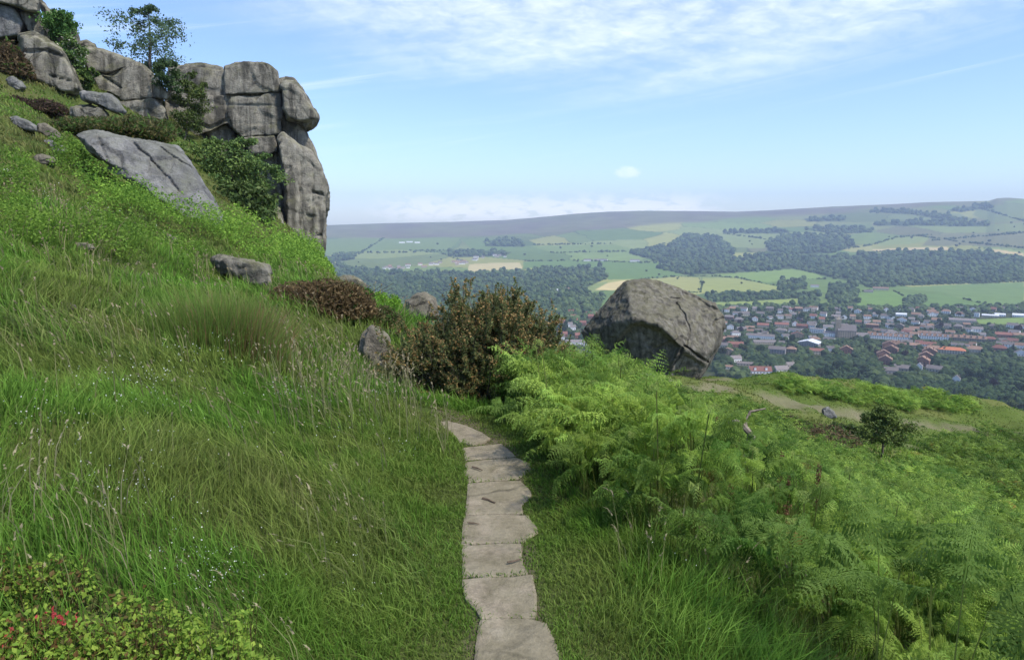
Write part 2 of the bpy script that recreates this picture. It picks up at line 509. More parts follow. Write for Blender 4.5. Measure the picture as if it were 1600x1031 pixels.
# ---------------------------------------------------------------- the valley: fields, woods' floor, moor
G1, G2, G3, YG, TAN, DUL = (.105, .185, .05), (.14, .22, .06), (.085, .15, .05), (.24, .26, .07), (.42, .35, .17), (.14, .15, .075)
FIELDS = [
    ([(500, 374), (600, 372), (720, 372), (700, 392), (560, 398), (500, 396)], (.125, .20, .06)),
    ([(520, 396), (620, 390), (690, 396), (600, 404), (540, 404)], (.18, .235, .075)),
    ([(720, 374), (760, 372), (820, 384), (880, 384), (870, 392), (740, 392)], G1),
    ([(830, 384), (960, 382), (1000, 392), (930, 398), (860, 394)], G2),
    ([(733, 413), (770, 411), (812, 410), (817, 420), (780, 422), (740, 425), (731, 422)], TAN),
    ([(818, 409), (900, 407), (985, 409), (1050, 412), (1072, 424), (1060, 431), (1000, 436), (950, 437), (945, 425), (870, 418), (818, 419)], (.10, .19, .05)),
    ([(905, 452), (935, 442), (950, 440), (940, 455), (925, 456)], (.17, .23, .075)),
    ([(929, 453), (950, 442), (975, 438), (1000, 437), (985, 446), (960, 453)], (.48, .38, .17)),
    ([(1020, 436), (1060, 432), (1095, 434), (1090, 455), (1040, 452), (1020, 446)], (.27, .28, .085)),
    ([(1098, 434), (1150, 434), (1215, 448), (1216, 455), (1160, 457), (1100, 457)], (.23, .27, .075)),
    ([(1108, 430), (1150, 427), (1235, 420), (1270, 426), (1292, 435), (1240, 436), (1200, 441), (1150, 434)], (.15, .25, .06)),
    ([(1105, 473), (1180, 470), (1246, 466), (1246, 474), (1180, 476), (1130, 481)], (.19, .26, .065)),
    ([(1262, 462), (1296, 458), (1296, 474), (1268, 476)], (.11, .18, .05)),
    ([(1338, 458), (1395, 455), (1412, 464), (1420, 478), (1400, 481), (1335, 480)], (.11, .215, .05)),
    ([(1397, 450), (1470, 446), (1560, 442), (1600, 441), (1600, 474), (1560, 478), (1500, 466), (1470, 456)], (.115, .205, .065)),
    ([(1410, 460), (1470, 457), (1500, 467), (1555, 479), (1450, 482), (1440, 470)], (.10, .19, .055)),
    ([(1363, 390), (1420, 387), (1481, 386), (1481, 391), (1420, 393), (1363, 393)], (.45, .35, .19)),
    ([(1511, 392), (1560, 390), (1600, 396), (1600, 403), (1565, 395), (1511, 395)], (.45, .35, .17)),
    ([(1310, 390), (1363, 384), (1363, 392), (1330, 394)], (.27, .27, .09)),
    ([(1367, 384), (1400, 372), (1450, 368), (1456, 376), (1420, 382)], (.18, .24, .075)),
    ([(1456, 368), (1540, 364), (1600, 368), (1600, 388), (1520, 384), (1440, 384)], DUL),
    ([(1083, 370), (1130, 364), (1197, 364), (1290, 362), (1290, 366), (1200, 372), (1195, 388), (1120, 386)], (.17, .23, .075)),
    ([(1290, 352), (1360, 348), (1370, 362), (1300, 362)], (.12, .18, .06)),
    ([(1400, 330), (1500, 334), (1520, 342), (1440, 346), (1390, 340)], (.14, .19, .07)),
    ([(1530, 322), (1600, 318), (1600, 345), (1550, 348), (1520, 336)], (.13, .18, .065)),
    ([(1540, 350), (1600, 348), (1600, 362), (1540, 362)], (.15, .20, .07)),
    ([(1525, 499), (1600, 496), (1600, 507), (1530, 506)], (.14, .23, .06)),
]
WOODS = [
    [(505, 412), (600, 424), (680, 424), (735, 427), (800, 424), (865, 418), (940, 418), (950, 434), (915, 450), (925, 458), (945, 462), (935, 492), (900, 510), (880, 502), (700, 520), (500, 520)],
    [(1025, 418), (1068, 400), (1124, 405), (1142, 404), (1200, 398), (1280, 402), (1419, 394), (1530, 394), (1600, 406), (1600, 438), (1480, 444), (1400, 446), (1370, 452), (1335, 442), (1295, 432), (1240, 420), (1150, 426), (1072, 430)],
    [(983, 396), (1040, 384), (1075, 366), (1124, 372), (1150, 390), (1142, 404), (1068, 408), (1040, 412)],
    [(1197, 380), (1230, 366), (1323, 368), (1335, 384), (1300, 396), (1240, 398), (1200, 394)],
    [(1256, 358), (1300, 353), (1363, 357), (1363, 363), (1290, 364)],
    [(1131, 362), (1190, 358), (1234, 361), (1234, 365), (1131, 365)],
    [(1367, 349), (1440, 344), (1548, 348), (1545, 354), (1450, 353), (1370, 353)],
    [(1360, 326), (1420, 327), (1480, 336), (1512, 344), (1500, 348), (1430, 336), (1362, 332)],
    [(1257, 342), (1319, 338), (1322, 345), (1260, 347)],
    [(1216, 440), (1256, 436), (1262, 452), (1216, 454)],
    [(1105, 458), (1245, 457), (1250, 466), (1180, 470), (1105, 472)],
    [(1120, 481), (1242, 476), (1250, 482), (1120, 488)],
    [(1408, 478), (1415, 466), (1448, 463), (1450, 470), (1430, 480), (1418, 488)],
    [(1293, 446), (1338, 442), (1342, 474), (1296, 478)],
    [(1249, 460), (1279, 456), (1282, 479), (1250, 481)],
    [(1260, 479), (1400, 481), (1480, 480), (1600, 480), (1600, 487), (1450, 488), (1260, 486)],
    [(754, 377), (790, 373), (818, 378), (818, 386), (760, 385)],
    [(498, 402), (556, 399), (550, 406), (500, 412)],
    [(700, 394), (760, 392), (800, 394), (790, 400), (710, 402)],
    [(1480, 328), (1545, 318), (1552, 324), (1500, 332)],
]
MOOR = np.array([(300, 376), (500, 373), (700, 371), (850, 364), (1000, 353), (1100, 346), (1200, 339), (1300, 334), (1400, 326), (1500, 318), (1560, 316), (1600, 309), (1700, 305)], float)
_fr = np.random.default_rng(5)
_cells = np.stack([_fr.uniform(-5200, 5200, 420), _fr.uniform(700, 8600, 420)], -1)
_pal = np.array([G1, G2, G3, G1, DUL, G2, (.17, .23, .075), (.115, .165, .055), (.16, .19, .07), YG])
_cc = _pal[_fr.integers(0, len(_pal), 420)] * _fr.uniform(.85, 1.1, (420, 1))
def far_col(v):
    x, y = v[:, 0], v[:, 1]
    px, py, d = proj(v)
    wx = x + 35 * n2(x, y, 300, 21); wy = y + 35 * n2(x, y, 300, 22)
    best = np.full(len(x), 1e18); sec = best.copy(); idx = np.zeros(len(x), int)
    for k in range(420):
        dd = ((wx - _cells[k, 0]) * 1.25) ** 2 + ((wy - _cells[k, 1]) * .8) ** 2
        nb = dd < best
        sec = np.where(nb, best, np.minimum(sec, dd)); idx = np.where(nb, k, idx); best = np.where(nb, dd, best)
    c = _cc[idx].copy()
    hedge = 1 - sstep(3, 9, np.sqrt(sec) - np.sqrt(best))
    c = mixv(c, (.035, .06, .025), .8 * hedge)
    c *= (1 + .13 * n2(x, y, 55, 23))[:, None]
    town = inpoly(px, py, [(1100, 482), (1700, 484), (1700, 700), (1100, 700)]) | inpoly(px, py, [(600, 500), (870, 485), (1000, 485), (1000, 600), (600, 600)])
    c = np.where(town[:, None], mixv((.028, .048, .018), (.06, .072, .038), sstep(-.5, .6, n2(x, y, 18, 24))), c)
    for poly, col in FIELDS:
        m = inpoly(px, py, poly)
        c[m] = np.array(col) * (1 + .10 * n2(x[m], y[m], 40, 25))[:, None]
    for poly in WOODS:
        m = inpoly(px, py, poly)
        c[m] = (.04, .07, .026)
    my = np.interp(px, MOOR[:, 0], MOOR[:, 1]) + 3 * n2(x, y, 500, 26)
    mt = sstep(1.5, -1.5, py - my) if False else 1 - sstep(-2.5, 2.5, py - my)
    moor = mixv((.14, .122, .098), (.145, .15, .085), sstep(-.35, .55, n2(x, y * .6, 420, 27, 4)))
    moor *= (1 + .22 * n2(x, y, 160, 28))[:, None]
    c = mixv(c, moor, mt)
    steep = (np.hypot(x, y) < 800) & ~town
    c[steep] = (.022, .040, .016)
    lum = c @ np.array([.3, .6, .1])
    return mixv(c, lum[:, None] * np.array([1.2, 1.05, .55]), np.full(len(c), .22)) * 1.06
val_m, nt, out = new_mat('valley_land')
at = nd(nt, 'ShaderNodeAttribute', attribute_name='col')
b = nd(nt, 'ShaderNodeBsdfPrincipled', inputs={'Roughness': 1., 'Specular IOR Level': .0})
nt.links.new(at.outputs['Color'], b.inputs['Base Color']); nt.links.new(b.outputs[0], out.inputs[0])
_es = []
r_ = 80.
while r_ < R2:                      # rings about one picture line apart
    _es.append(r_)
    r_ += max(2.5, min(34., r_ * r_ / (190. * 1450)))
_es += [R2, 6800, 7100, 7600]
me = polar_mesh('valley', np.radians(np.arange(-46, 46.01, .08)), np.array(_es), H, far_col)
tag(link('valley', me, val_m), kind='structure')
# ---------------------------------------------------------------- camera, sun, sky, air
cam = bpy.data.cameras.new('camera'); camo = bpy.data.objects.new('camera', cam); COL.objects.link(camo)
cam.sensor_width = 36; cam.lens = 36 * F / 1600; cam.clip_start = .05; cam.clip_end = 30000
camo.location = (0, 0, EYE); camo.rotation_euler = (math.pi / 2 - PIT, 0, 0)
scene.camera = camo
scene.view_settings.view_transform = 'Standard'; scene.view_settings.look = 'None'
scene.view_settings.gamma = 1; scene.view_settings.exposure = EXPOSURE
scene.cycles.max_bounces = 8; scene.cycles.diffuse_bounces = 3; scene.cycles.transmission_bounces = 4
scene.cycles.volume_bounces = 0; scene.cycles.transparent_max_bounces = 6

SUN_EL, SUN_AZ = math.radians(SUN_EL_DEG), math.radians(SUN_AZ_DEG)   # azimuth clockwise from the view direction (+Y)
sd = Vector((math.sin(SUN_AZ) * math.cos(SUN_EL), math.cos(SUN_AZ) * math.cos(SUN_EL), math.sin(SUN_EL)))
sun = bpy.data.lights.new('sun', 'SUN'); suno = bpy.data.objects.new('sun', sun); COL.objects.link(suno)
sun.energy = SUN_E; sun.angle = math.radians(SUN_ANGLE); sun.color = (1.0, .95, .87)
suno.rotation_euler = sd.to_track_quat('Z', 'Y').to_euler()
suno.location = (0, -20, 60)

w = bpy.data.worlds.new('World'); scene.world = w; w.use_nodes = True
nt = w.node_tree; nt.nodes.clear()
out = nt.nodes.new('ShaderNodeOutputWorld'); bg = nt.nodes.new('ShaderNodeBackground')
sky = nd(nt, 'ShaderNodeTexSky', sky_type='NISHITA', sun_disc=False)
sky.sun_elevation = SUN_EL; sky.sun_rotation = SUN_AZ
sky.altitude = 250; sky.air_density = 1.0; sky.dust_density = .6; sky.ozone_density = 2.2
tc = nd(nt, 'ShaderNodeTexCoord'); sx = nd(nt, 'ShaderNodeSeparateXYZ')
nt.links.new(tc.outputs['Generated'], sx.inputs[0])
def mth(op, a, b=None, c=None, clamp=False):
    m = nd(nt, 'ShaderNodeMath', operation=op); m.use_clamp = clamp
    for k, v in enumerate((a, b, c)):
        if v is None: continue
        if hasattr(v, 'is_linked'): nt.links.new(v, m.inputs[k])
        else: m.inputs[k].default_value = v
    return m.outputs[0]
def smooth(a, b, v):
    m = nd(nt, 'ShaderNodeMapRange', interpolation_type='SMOOTHSTEP', inputs={1: a, 2: b}); m.clamp = True
    nt.links.new(v, m.inputs[0]); return m.outputs[0]
D = 57.2958
az_ = mth('MULTIPLY', mth('ARCTAN2', sx.outputs[0], sx.outputs[1]), D)      # degrees
el_ = mth('MULTIPLY', mth('ARCSINE', sx.outputs[2]), D)
def vec(a, b, c=0.):
    cb = nd(nt, 'ShaderNodeCombineXYZ')
    for k, v in enumerate((a, b, c)):
        if hasattr(v, 'is_linked'): nt.links.new(v, cb.inputs[k])
        else: cb.inputs[k].default_value = v
    return cb.outputs[0]
# high thin cloud: a sheet seen in perspective, broken into rows of small flakes
zz = mth('MAXIMUM', mth('ADD', sx.outputs[2], .17), .05)
u_ = mth('DIVIDE', sx.outputs[0], zz); v_ = mth('DIVIDE', sx.outputs[1], zz)
big = noise(nt, vec(u_, v_), 1.5, 6, .62, .5, (1.0, .8, 1))
flake = noise(nt, vec(mth('ADD', u_, mth('MULTIPLY', v_, .5)), mth('SUBTRACT', v_, mth('MULTIPLY', u_, .35))), 9., 9, .64, .3, (.9, 1.1, 1))
wisp = noise(nt, vec(mth('ADD', mth('MULTIPLY', az_, .05), mth('MULTIPLY', el_, -.02)), mth('SUBTRACT', el_, mth('MULTIPLY', az_, .16))), .9, 8, .62, .8, (.55, .6, 1))
# the sheet's lower edge: about 13 degrees up on the left, 8.5 in the middle, 10 at the right
edge_c = mth('ADD', 9.0, mth('MULTIPLY', mth('POWER', mth('ABSOLUTE', mth('DIVIDE', mth('SUBTRACT', az_, 10.), 20.)), 1.6), 2.2))
edge_n = mth('SUBTRACT', mth('ADD', el_, mth('MULTIPLY', mth('SUBTRACT', wisp, .5), 8.)), edge_c)
sheet = mth('MULTIPLY', smooth(-1.5, 5.0, edge_n), smooth(-30, -6, az_))
dens = smooth(.35, .72, mth('ADD', mth('MULTIPLY', flake, .58), mth('MULTIPLY', big, .46)))
cirrus = mth('MULTIPLY', mth('MULTIPLY', sheet, mth('ADD', mth('MULTIPLY', dens, .56), .16)), .95, clamp=True)
# faint wisps lower down
veil = mth('MULTIPLY', mth('MULTIPLY', smooth(.5, .74, wisp), smooth(3., 8., el_)), .30)
# low fair-weather cloud along the skyline
puff = noise(nt, vec(mth('MULTIPLY', az_, .42), mth('MULTIPLY', el_, 1.15)), 1.5, 7, .62, .35)
band = mth('MULTIPLY', mth('MULTIPLY', smooth(-13, -7, az_), smooth(18, 13, az_)), mth('MULTIPLY', smooth(2.9, 1.2, el_), smooth(-.2, 1.0, el_)))
cum = mth('MULTIPLY', smooth(.445, .60, mth('ADD', puff, mth('MULTIPLY', band, .10))), mth('MULTIPLY', band, .62))
# one small puff of its own
dx = mth('DIVIDE', mth('SUBTRACT', az_, 9.1), 1.1); dy = mth('DIVIDE', mth('SUBTRACT', el_, 4.0), .55)
one = smooth(1.0, .1, mth('ADD', mth('ADD', mth('MULTIPLY', dx, dx), mth('MULTIPLY', dy, dy)), mth('MULTIPLY', mth('SUBTRACT', puff, .5), 2.4)))
cum = mth('MAXIMUM', cum, mth('MULTIPLY', one, .35))
base = mixc(nt, 1.0, sky.outputs[0], SKY_TINT, 'MULTIPLY')
c = mixc(nt, mth('MAXIMUM', cirrus, veil), base, CLOUD_HI)
c = mixc(nt, cum, c, CLOUD_LO)
nt.links.new(c, bg.inputs[0]); bg.inputs[1].default_value = SKY_S
nt.links.new(bg.outputs[0], out.inputs[0])

# the air of the valley
hz, nt, out = new_mat('haze')
pv = nd(nt, 'ShaderNodeVolumePrincipled')
pv.inputs['Color'].default_value = (*HAZE_COL, 1); pv.inputs['Density'].default_value = HAZE_D
pv.inputs['Anisotropy'].default_value = .0
nt.links.new(pv.outputs[0], out.inputs['Volume'])
X, Y0, Y1, Z0, Z1 = 6600, -160, 7900, -180, 330
hv = [(sx_ * X, y, z) for z in (Z0, Z1) for y in (Y0, Y1) for sx_ in (-1, 1)]
hf = [(0, 2, 3, 1), (4, 5, 7, 6), (0, 1, 5, 4), (2, 6, 7, 3), (0, 4, 6, 2), (1, 3, 7, 5)]
if HAZE_D > 0:
    tag(link('haze', mesh_np('haze', hv, [hf]), hz), kind='stuff')
# ---------------------------------------------------------------- rock
CRAG_M = rock_mat('crag_gritstone', (.285, .262, .21), (.075, .07, .058), (.42, .395, .325), (.17, .17, .065), .45, .85, .8, .55, .55)
PALE_M = rock_mat('slab_gritstone', (.24, .235, .225), (.09, .09, .09), (.38, .37, .35), (.17, .18, .08), .3, .45, 1.0, .6, .4)
CALF_M = rock_mat('boulder_gritstone', (.175, .16, .13), (.045, .041, .034), (.30, .285, .245), (.21, .20, .10), .35, .55, 1.5, .6, .5)
WARM_M = rock_mat('small_gritstone', (.24, .21, .16), (.08, .07, .055), (.36, .32, .26), (.17, .17, .08), .3, .3, 2.0, .6)
DG = None

def remeshed(bm, voxel, smooth_n=2):
    me = bpy.data.meshes.new('tmp'); bm.to_mesh(me); bm.free()
    o = bpy.data.objects.new('tmp', me); COL.objects.link(o)
    m = o.modifiers.new('r', 'REMESH'); m.mode = 'VOXEL'; m.voxel_size = voxel
    if smooth_n:
        s = o.modifiers.new('s', 'SMOOTH'); s.iterations = smooth_n; s.factor = .5
    dg = bpy.context.evaluated_depsgraph_get()
    ev = o.evaluated_get(dg)
    r = bpy.data.meshes.new_from_object(ev, preserve_all_data_layers=False, depsgraph=dg)
    bpy.data.objects.remove(o); bpy.data.meshes.remove(me)
    return r

def carve_mesh(me, rough, big, strata=0., carves=(), recess=(), seed=0., origin=None, facet=.8):
    n = len(me.vertices)
    co = np.empty(n * 3, np.float32); me.vertices.foreach_get('co', co); co = co.reshape(-1, 3).astype(float)
    nr = np.empty(n * 3, np.float32); me.vertex_normals.foreach_get('vector', nr); nr = nr.reshape(-1, 3).astype(float)
    px, py, d = proj(co)
    view = co - np.array([0, 0, EYE]); view /= np.linalg.norm(view, axis=1)[:, None]
    front = sstep(.05, -.35, (nr * view).sum(1)) if False else 1 - sstep(-.35, .15, (nr * view).sum(1))
    s = big
    # broken planes: each cell of rock has its own flat, slightly tilted face
    rr_ = np.random.default_rng(int(seed * 97 + n) % 99991)
    lo_, hi_ = co.min(0), co.max(0)
    nc = int(np.clip(np.prod((hi_ - lo_) / s + .6) * 1.1, 10, 150))
    cc_ = rr_.uniform(lo_, hi_, (nc, 3)); off_ = rr_.normal(0, .75, nc); gr_ = rr_.normal(0, .30, (nc, 3))
    wob = np.stack([perlin(co / (s * .5) + 11), perlin(co / (s * .5) + 23), perlin(co / (s * .5) + 37)], -1) * s * .16
    bestd = np.full(n, 1e18); ci = np.zeros(n, int)
    for k in range(nc):
        dl = (co + wob - cc_[k]) * [1, 1, 1.5]
        dd_ = (dl * dl).sum(1); m_ = dd_ < bestd; bestd[m_] = dd_[m_]; ci[m_] = k
    tilt_ = ((co - cc_[ci]) * gr_[ci]).sum(1) / s
    rough *= .72
    disp = rough * 1.15 * facet * (off_[ci] + np.clip(tilt_, -1, 1))
    disp += rough * .5 * fbm(co / (s * .33) + seed, 5, 2.15, .6)
    disp += rough * .3 * (1 - 2 * np.abs(perlin(co / (s * .6) + seed + 5)))
    if strata:
        lay = co[:, 2] + .25 * fbm(co / (3 * s) + 9.1, 2) + .08 * co[:, 0]
        t = (lay / (s * .55)) % 1.0
        disp -= strata * np.exp(-((t - .5) / .06) ** 2) * sstep(-.1, .4, perlin(co / (s * 1.7) + 31))
    out = co + nr * disp[:, None]
    for poly, dep, soft in recess:
        ins = inpoly(px, py, poly)
        ds = seg_dist(px, py, list(poly) + [poly[0]])
        wgt = np.where(ins, sstep(0, soft, ds), 0) * front
        out += view * (dep * wgt)[:, None]
    for pts, w, dep in carves:
        ds = seg_dist(px + 1.2 * perlin(co * 1.3 + 3), py + 1.2 * perlin(co * 1.3 + 8), pts)
        wgt = np.clip(1 - (ds / w) ** 2, 0, 1) * front
        out += view * (dep * wgt)[:, None]
    if origin is not None: out = out - np.asarray(origin)
    me.vertices.foreach_set('co', out.astype(np.float32).ravel()); me.update()
    me.polygons.foreach_set('use_smooth', np.ones(len(me.polygons), bool))
    return me

def block(name, poly, d, thick, mat, voxel, rough, big, parent=None, tilt=(0, 0), inset=.84, cham=.25, back=.9, smooth_n=0, seed=0., origin=None, **kw):
    """a block of rock: an outline, its own distance and thickness, chamfered in front and behind"""
    poly = np.array(poly, float); c = poly.mean(0)
    dep = lambda q: d + tilt[0] * (q[:, 0] - c[0]) / 100 + tilt[1] * (q[:, 1] - c[1]) / 100
    q1 = c + (poly - c) * inset
    bm = bmesh.new()
    rings = [P(q1[:, 0], q1[:, 1], dep(q1)), P(poly[:, 0], poly[:, 1], dep(poly) + thick * cham)]
    mid = rings[1].mean(0)
    away_ = mid - np.array([0, 0, EYE]); away_ /= np.linalg.norm(away_)
    for sc, t in ((1.0, .7), (back, 1.0)):
        rings.append(mid + (rings[1] - mid) * sc + away_ * thick * (t - cham))
    vs = [[bm.verts.new(p) for p in r] for r in rings]
    n = len(poly)
    for a, b in zip(vs[:-1], vs[1:]):
        for i in range(n):
            bm.faces.new((a[i], a[(i + 1) % n], b[(i + 1) % n], b[i]))
    f0 = bm.faces.new(vs[0][::-1]); f1 = bm.faces.new(vs[-1])
    bmesh.ops.triangulate(bm, faces=[f0, f1]); bmesh.ops.recalc_face_normals(bm, faces=bm.faces[:])
    me = carve_mesh(remeshed(bm, voxel, smooth_n), rough, big, seed=seed, origin=origin, **kw)
    o = link(name, me, mat, parent)
    if parent is None and origin is not None: o.location = origin
    return o

def hull(name, pts, mat, voxel, rough, big, parent=None, smooth_n=2, seed=0., origin=(0, 0, 0), **kw):
    bm = bmesh.new()
    for p in pts: bm.verts.new(p)
    r = bmesh.ops.convex_hull(bm, input=bm.verts[:])
    bmesh.ops.delete(bm, geom=[v for v in bm.verts if not v.link_faces], context='VERTS')
    bmesh.ops.recalc_face_normals(bm, faces=bm.faces[:])
    me = carve_mesh(remeshed(bm, voxel, smooth_n), rough, big, seed=seed, origin=origin, **kw)
    o = link(name, me, mat, parent)
    if parent is None: o.location = origin
    return o

# --- the tall crag: bedded blocks, an overhanging nose, a sheer buttress
crag = thing('tall_crag', 'tall square-topped gritstone crag with an overhanging nose, the highest rock face against the sky', 'rock crag')
D0 = 50.
block('cap_block', [(262, 104), (290, 101), (314, 100), (349, 105), (349, 146), (318, 148), (262, 150)], D0 + .6, 7, CRAG_M, .115, .12, 2.2, crag, (0, 0), .995, .02, seed=1)
block('cap_block', [(350, 104), (366, 99), (386, 97), (405, 98), (420, 102), (433, 113), (437, 143), (400, 147), (350, 148)], D0, 7.5, CRAG_M, .115, .12, 2.2, crag, (0, 0), .995, .02, seed=2)
block('overhanging_nose', [(435, 126), (446, 123), (459, 124), (474, 143), (488, 165), (498, 184), (492, 197), (478, 207), (467, 194), (448, 187), (439, 172)], D0 - .5, 5.5, CRAG_M, .11, .14, 1.6, crag, (0, 0), .8, .28, seed=3,
      recess=[([(462, 188), (497, 184), (484, 208), (470, 206)], .9, 6)])
block('main_face', [(255, 152), (318, 150), (400, 149), (437, 146), (441, 178), (440, 211), (415, 213), (377, 216), (356, 192), (330, 206), (300, 216), (262, 214)], D0 + .15, 8, CRAG_M, .115, .16, 2.4, crag, (0, 0), .996, .015, strata=.12, seed=4,
      carves=[([(356, 150), (352, 175), (360, 196)], 3, .35), ([(300, 190), (330, 200), (356, 186)], 3.5, .35)])
block('middle_block', [(378, 215), (431, 212), (434, 236), (420, 242), (392, 241)], D0 + .2, 6, CRAG_M, .11, .10, 1.6, crag, (0, 0), .975, .03, seed=5)
block('neck', [(436, 150), (460, 180), (476, 200), (490, 225), (500, 262), (470, 270), (438, 240)], D0 + 1.2, 6, CRAG_M, .115, .12, 1.8, crag, (.4, 0), .85, .1, seed=6)
block('sheer_buttress', [(433, 218), (441, 206), (452, 214), (468, 226), (487, 236), (500, 256), (509, 276), (514, 296), (512, 318), (511, 345), (508, 372), (505, 420), (480, 440), (452, 425), (446, 372), (445, 330), (446, 290), (438, 250)], D0 - 1.2, 9, CRAG_M, .115, .14, 2.2, crag, (1.2, 0), .95, .05, seed=7,
      carves=[([(488, 300), (504, 303)], 2.2, .5), ([(480, 336), (493, 338)], 1.8, .4), ([(494, 365), (503, 366)], 1.5, .4), ([(447, 300), (446, 372)], 2.0, .3), ([(470, 250), (468, 400)], 1.5, .12), ([(490, 260), (484, 410)], 1.5, .12)])
block('lower_face', [(255, 210), (300, 214), (352, 194), (366, 214), (380, 236), (400, 250), (434, 236), (444, 300), (446, 372), (430, 390), (360, 372), (300, 330), (262, 290)], D0 + 1.0, 8, CRAG_M, .11, .26, 2.6, crag, (0, 0), .95, .05, strata=.18, seed=8,
      carves=[([(366, 214), (384, 236), (392, 258)], 3.5, .6), ([(320, 230), (335, 300)], 3, .4)])
block('base_rubble', [(396, 342), (420, 318), (436, 326), (446, 352), (452, 380), (500, 408), (500, 440), (420, 420), (396, 372)], D0 - 2.5, 4, CRAG_M, .11, .22, 1.2, crag, (0, 0), .7, .4, strata=.15, seed=9)

block('rock_mass', [(268, 112), (300, 108), (345, 112), (400, 106), (428, 118), (434, 135), (440, 200), (445, 300), (450, 400), (420, 395), (340, 360), (270, 320)], D0 + 3.2, 6, CRAG_M, .16, .15, 2.2, crag, (0, 0), .95, .05, seed=16)
block('rock_mass', [(266, 110), (300, 106), (349, 109), (400, 104), (426, 116), (434, 140), (436, 180), (436, 208), (378, 211), (356, 190), (330, 203), (268, 210)], D0 + .5, 6, CRAG_M, .13, .10, 2.2, crag, (0, 0), .985, .03, seed=10)
block('rock_mass', [(428, 130), (440, 134), (452, 140), (468, 165), (476, 196), (488, 240), (498, 300), (498, 380), (470, 410), (440, 380), (434, 240)], D0 + 1.4, 6, CRAG_M, .15, .10, 2.2, crag, (0, 0), .97, .04, seed=14)
# --- the crag to its left, in three beds
lc = thing('stepped_crag', 'stepped gritstone crag with a dark top bed, below the feathery skyline tree', 'rock crag')
D1 = 46.
block('top_bed', [(124, 78), (140, 76), (160, 79), (183, 86), (213, 97), (205, 103), (190, 108), (174, 115), (158, 112), (140, 112), (130, 95)], D1 + .3, 5.5, CRAG_M, .11, .13, 1.6, lc, (0, 0), .97, .05, seed=11)
block('middle_bed', [(139, 114), (158, 115), (175, 117), (192, 110), (214, 99), (226, 106), (239, 118), (252, 132), (265, 148), (262, 156), (240, 153), (192, 158), (170, 146), (150, 142)], D1, 6.5, CRAG_M, .11, .14, 1.8, lc, (0, 0), .975, .04, seed=12,
      carves=[([(160, 118), (176, 128), (188, 138)], 2, .3), ([(236, 120), (240, 152)], 2, .2)])
block('bottom_bed', [(178, 158), (192, 160), (240, 155), (254, 166), (262, 186), (258, 198), (239, 200), (205, 200), (184, 186)], D1 - .2, 6, CRAG_M, .11, .13, 1.7, lc, (0, 0), .96, .04, seed=13,
      recess=[([(236, 192), (262, 184), (262, 200), (238, 200)], .9, 3)])

block('rock_mass', [(140, 84), (180, 92), (214, 104), (240, 122), (256, 150), (254, 190), (210, 196), (186, 182), (160, 140)], D1 + .75, 5, CRAG_M, .13, .10, 1.8, lc, (0, 0), .97, .04, seed=15)
# --- the outcrop at the left edge
D2 = 42.
oc = thing('leaning_outcrop', 'broad pale outcrop leaning uphill at the top of the heathery slope', 'rock outcrop')
block('leaning_slab', [(30, 54), (52, 50), (75, 62), (98, 76), (112, 104), (130, 142), (118, 150), (98, 148), (74, 138), (40, 120), (30, 90)], D2, 5, CRAG_M, .12, .13, 1.7, oc, (0, 0), .84, .2, seed=21, strata=.1,
      carves=[([(40, 80), (70, 80), (100, 88)], 2.5, .35), ([(78, 118), (122, 130)], 1.6, .25)])
block('rear_ledge', [(-40, -10), (0, 4), (26, 12), (40, 38), (34, 60), (0, 64), (-40, 60)], D2 + 1.5, 6, PALE_M, .14, .14, 1.8, oc, (0, 0), .84, .2, seed=22)
block('dark_gully_rock', [(26, 16), (44, 14), (62, 26), (76, 56), (70, 66), (44, 52), (36, 36)], D2 + 2.0, 5, CRAG_M, .11, .16, 1.3, oc, (0, 0), .8, .25, seed=23)
block('roof_block', [(-40, -40), (10, -30), (54, -16), (63, 4), (62, 20), (50, 20), (30, 12), (0, 4), (-40, -6)], D2 + 1.0, 6, CRAG_M, .11, .13, 1.8, oc, (0, 0), .88, .2, seed=24)
tag(block('skyline_boulder', [(62, 0), (76, 16), (90, 20), (108, 34), (120, 54), (126, 74), (116, 84), (96, 70), (74, 40)], D2 + 6, 6, CRAG_M, .11, .15, 1.8, seed=25, origin=P(95., 80., D2 + 8)),
    'rounded grey boulder on the skyline behind the flowering bush', 'boulder')
tag(block('skyline_boulder', [(122, 66), (136, 63), (148, 70), (152, 80), (138, 86), (124, 80)], D2 + 7, 3, CRAG_M, .1, .1, 1.2, seed=26, origin=P(137., 84., D2 + 8)),
    'small rounded brown boulder on the skyline above the stepped crag', 'boulder')

# --- fallen rocks on the slope
def rock(label, poly, d, thick, mat=PALE_M, voxel=.09, rough=.08, big=.9, name='boulder', auto=True, **kw):
    poly = np.array(poly, float); m = poly.mean(0)
    if auto:                                   # rest it where the land is
        hit = near_hit(m[0], poly[:, 1].max() - .22 * np.ptp(poly[:, 1]), 2, 62)
        d1 = float(proj(hit)[2]); k = d1 / d; thick *= k; voxel *= k; rough *= k; big *= k; d = d1 - thick * .25
    org = P(m[0], poly[:, 1].max(), d + thick * .5)
    return tag(block(name, poly, d, thick, mat, voxel, rough, big, origin=org, seed=kw.pop('seed', float(m[0]) * .37), **kw), label, 'rock')
rock('large smooth pale grey slab lying down the slope below the crags', [(117, 211), (130, 205), (149, 203), (160, 206), (179, 211), (205, 216), (239, 221), (277, 229), (299, 252), (316, 282), (333, 308), (352, 343), (345, 360), (300, 350), (250, 318), (200, 280), (145, 246), (126, 222)],
     32.5, 3.4, PALE_M, .08, .15, 1.9, name='fallen_slab', tilt=(1.0, -1.2), inset=.86, cham=.2, carves=[([(200, 216), (250, 260), (280, 300)], 2.2, .15), ([(150, 210), (170, 250), (200, 275)], 2, .12), ([(240, 224), (300, 262)], 1.6, .12)])
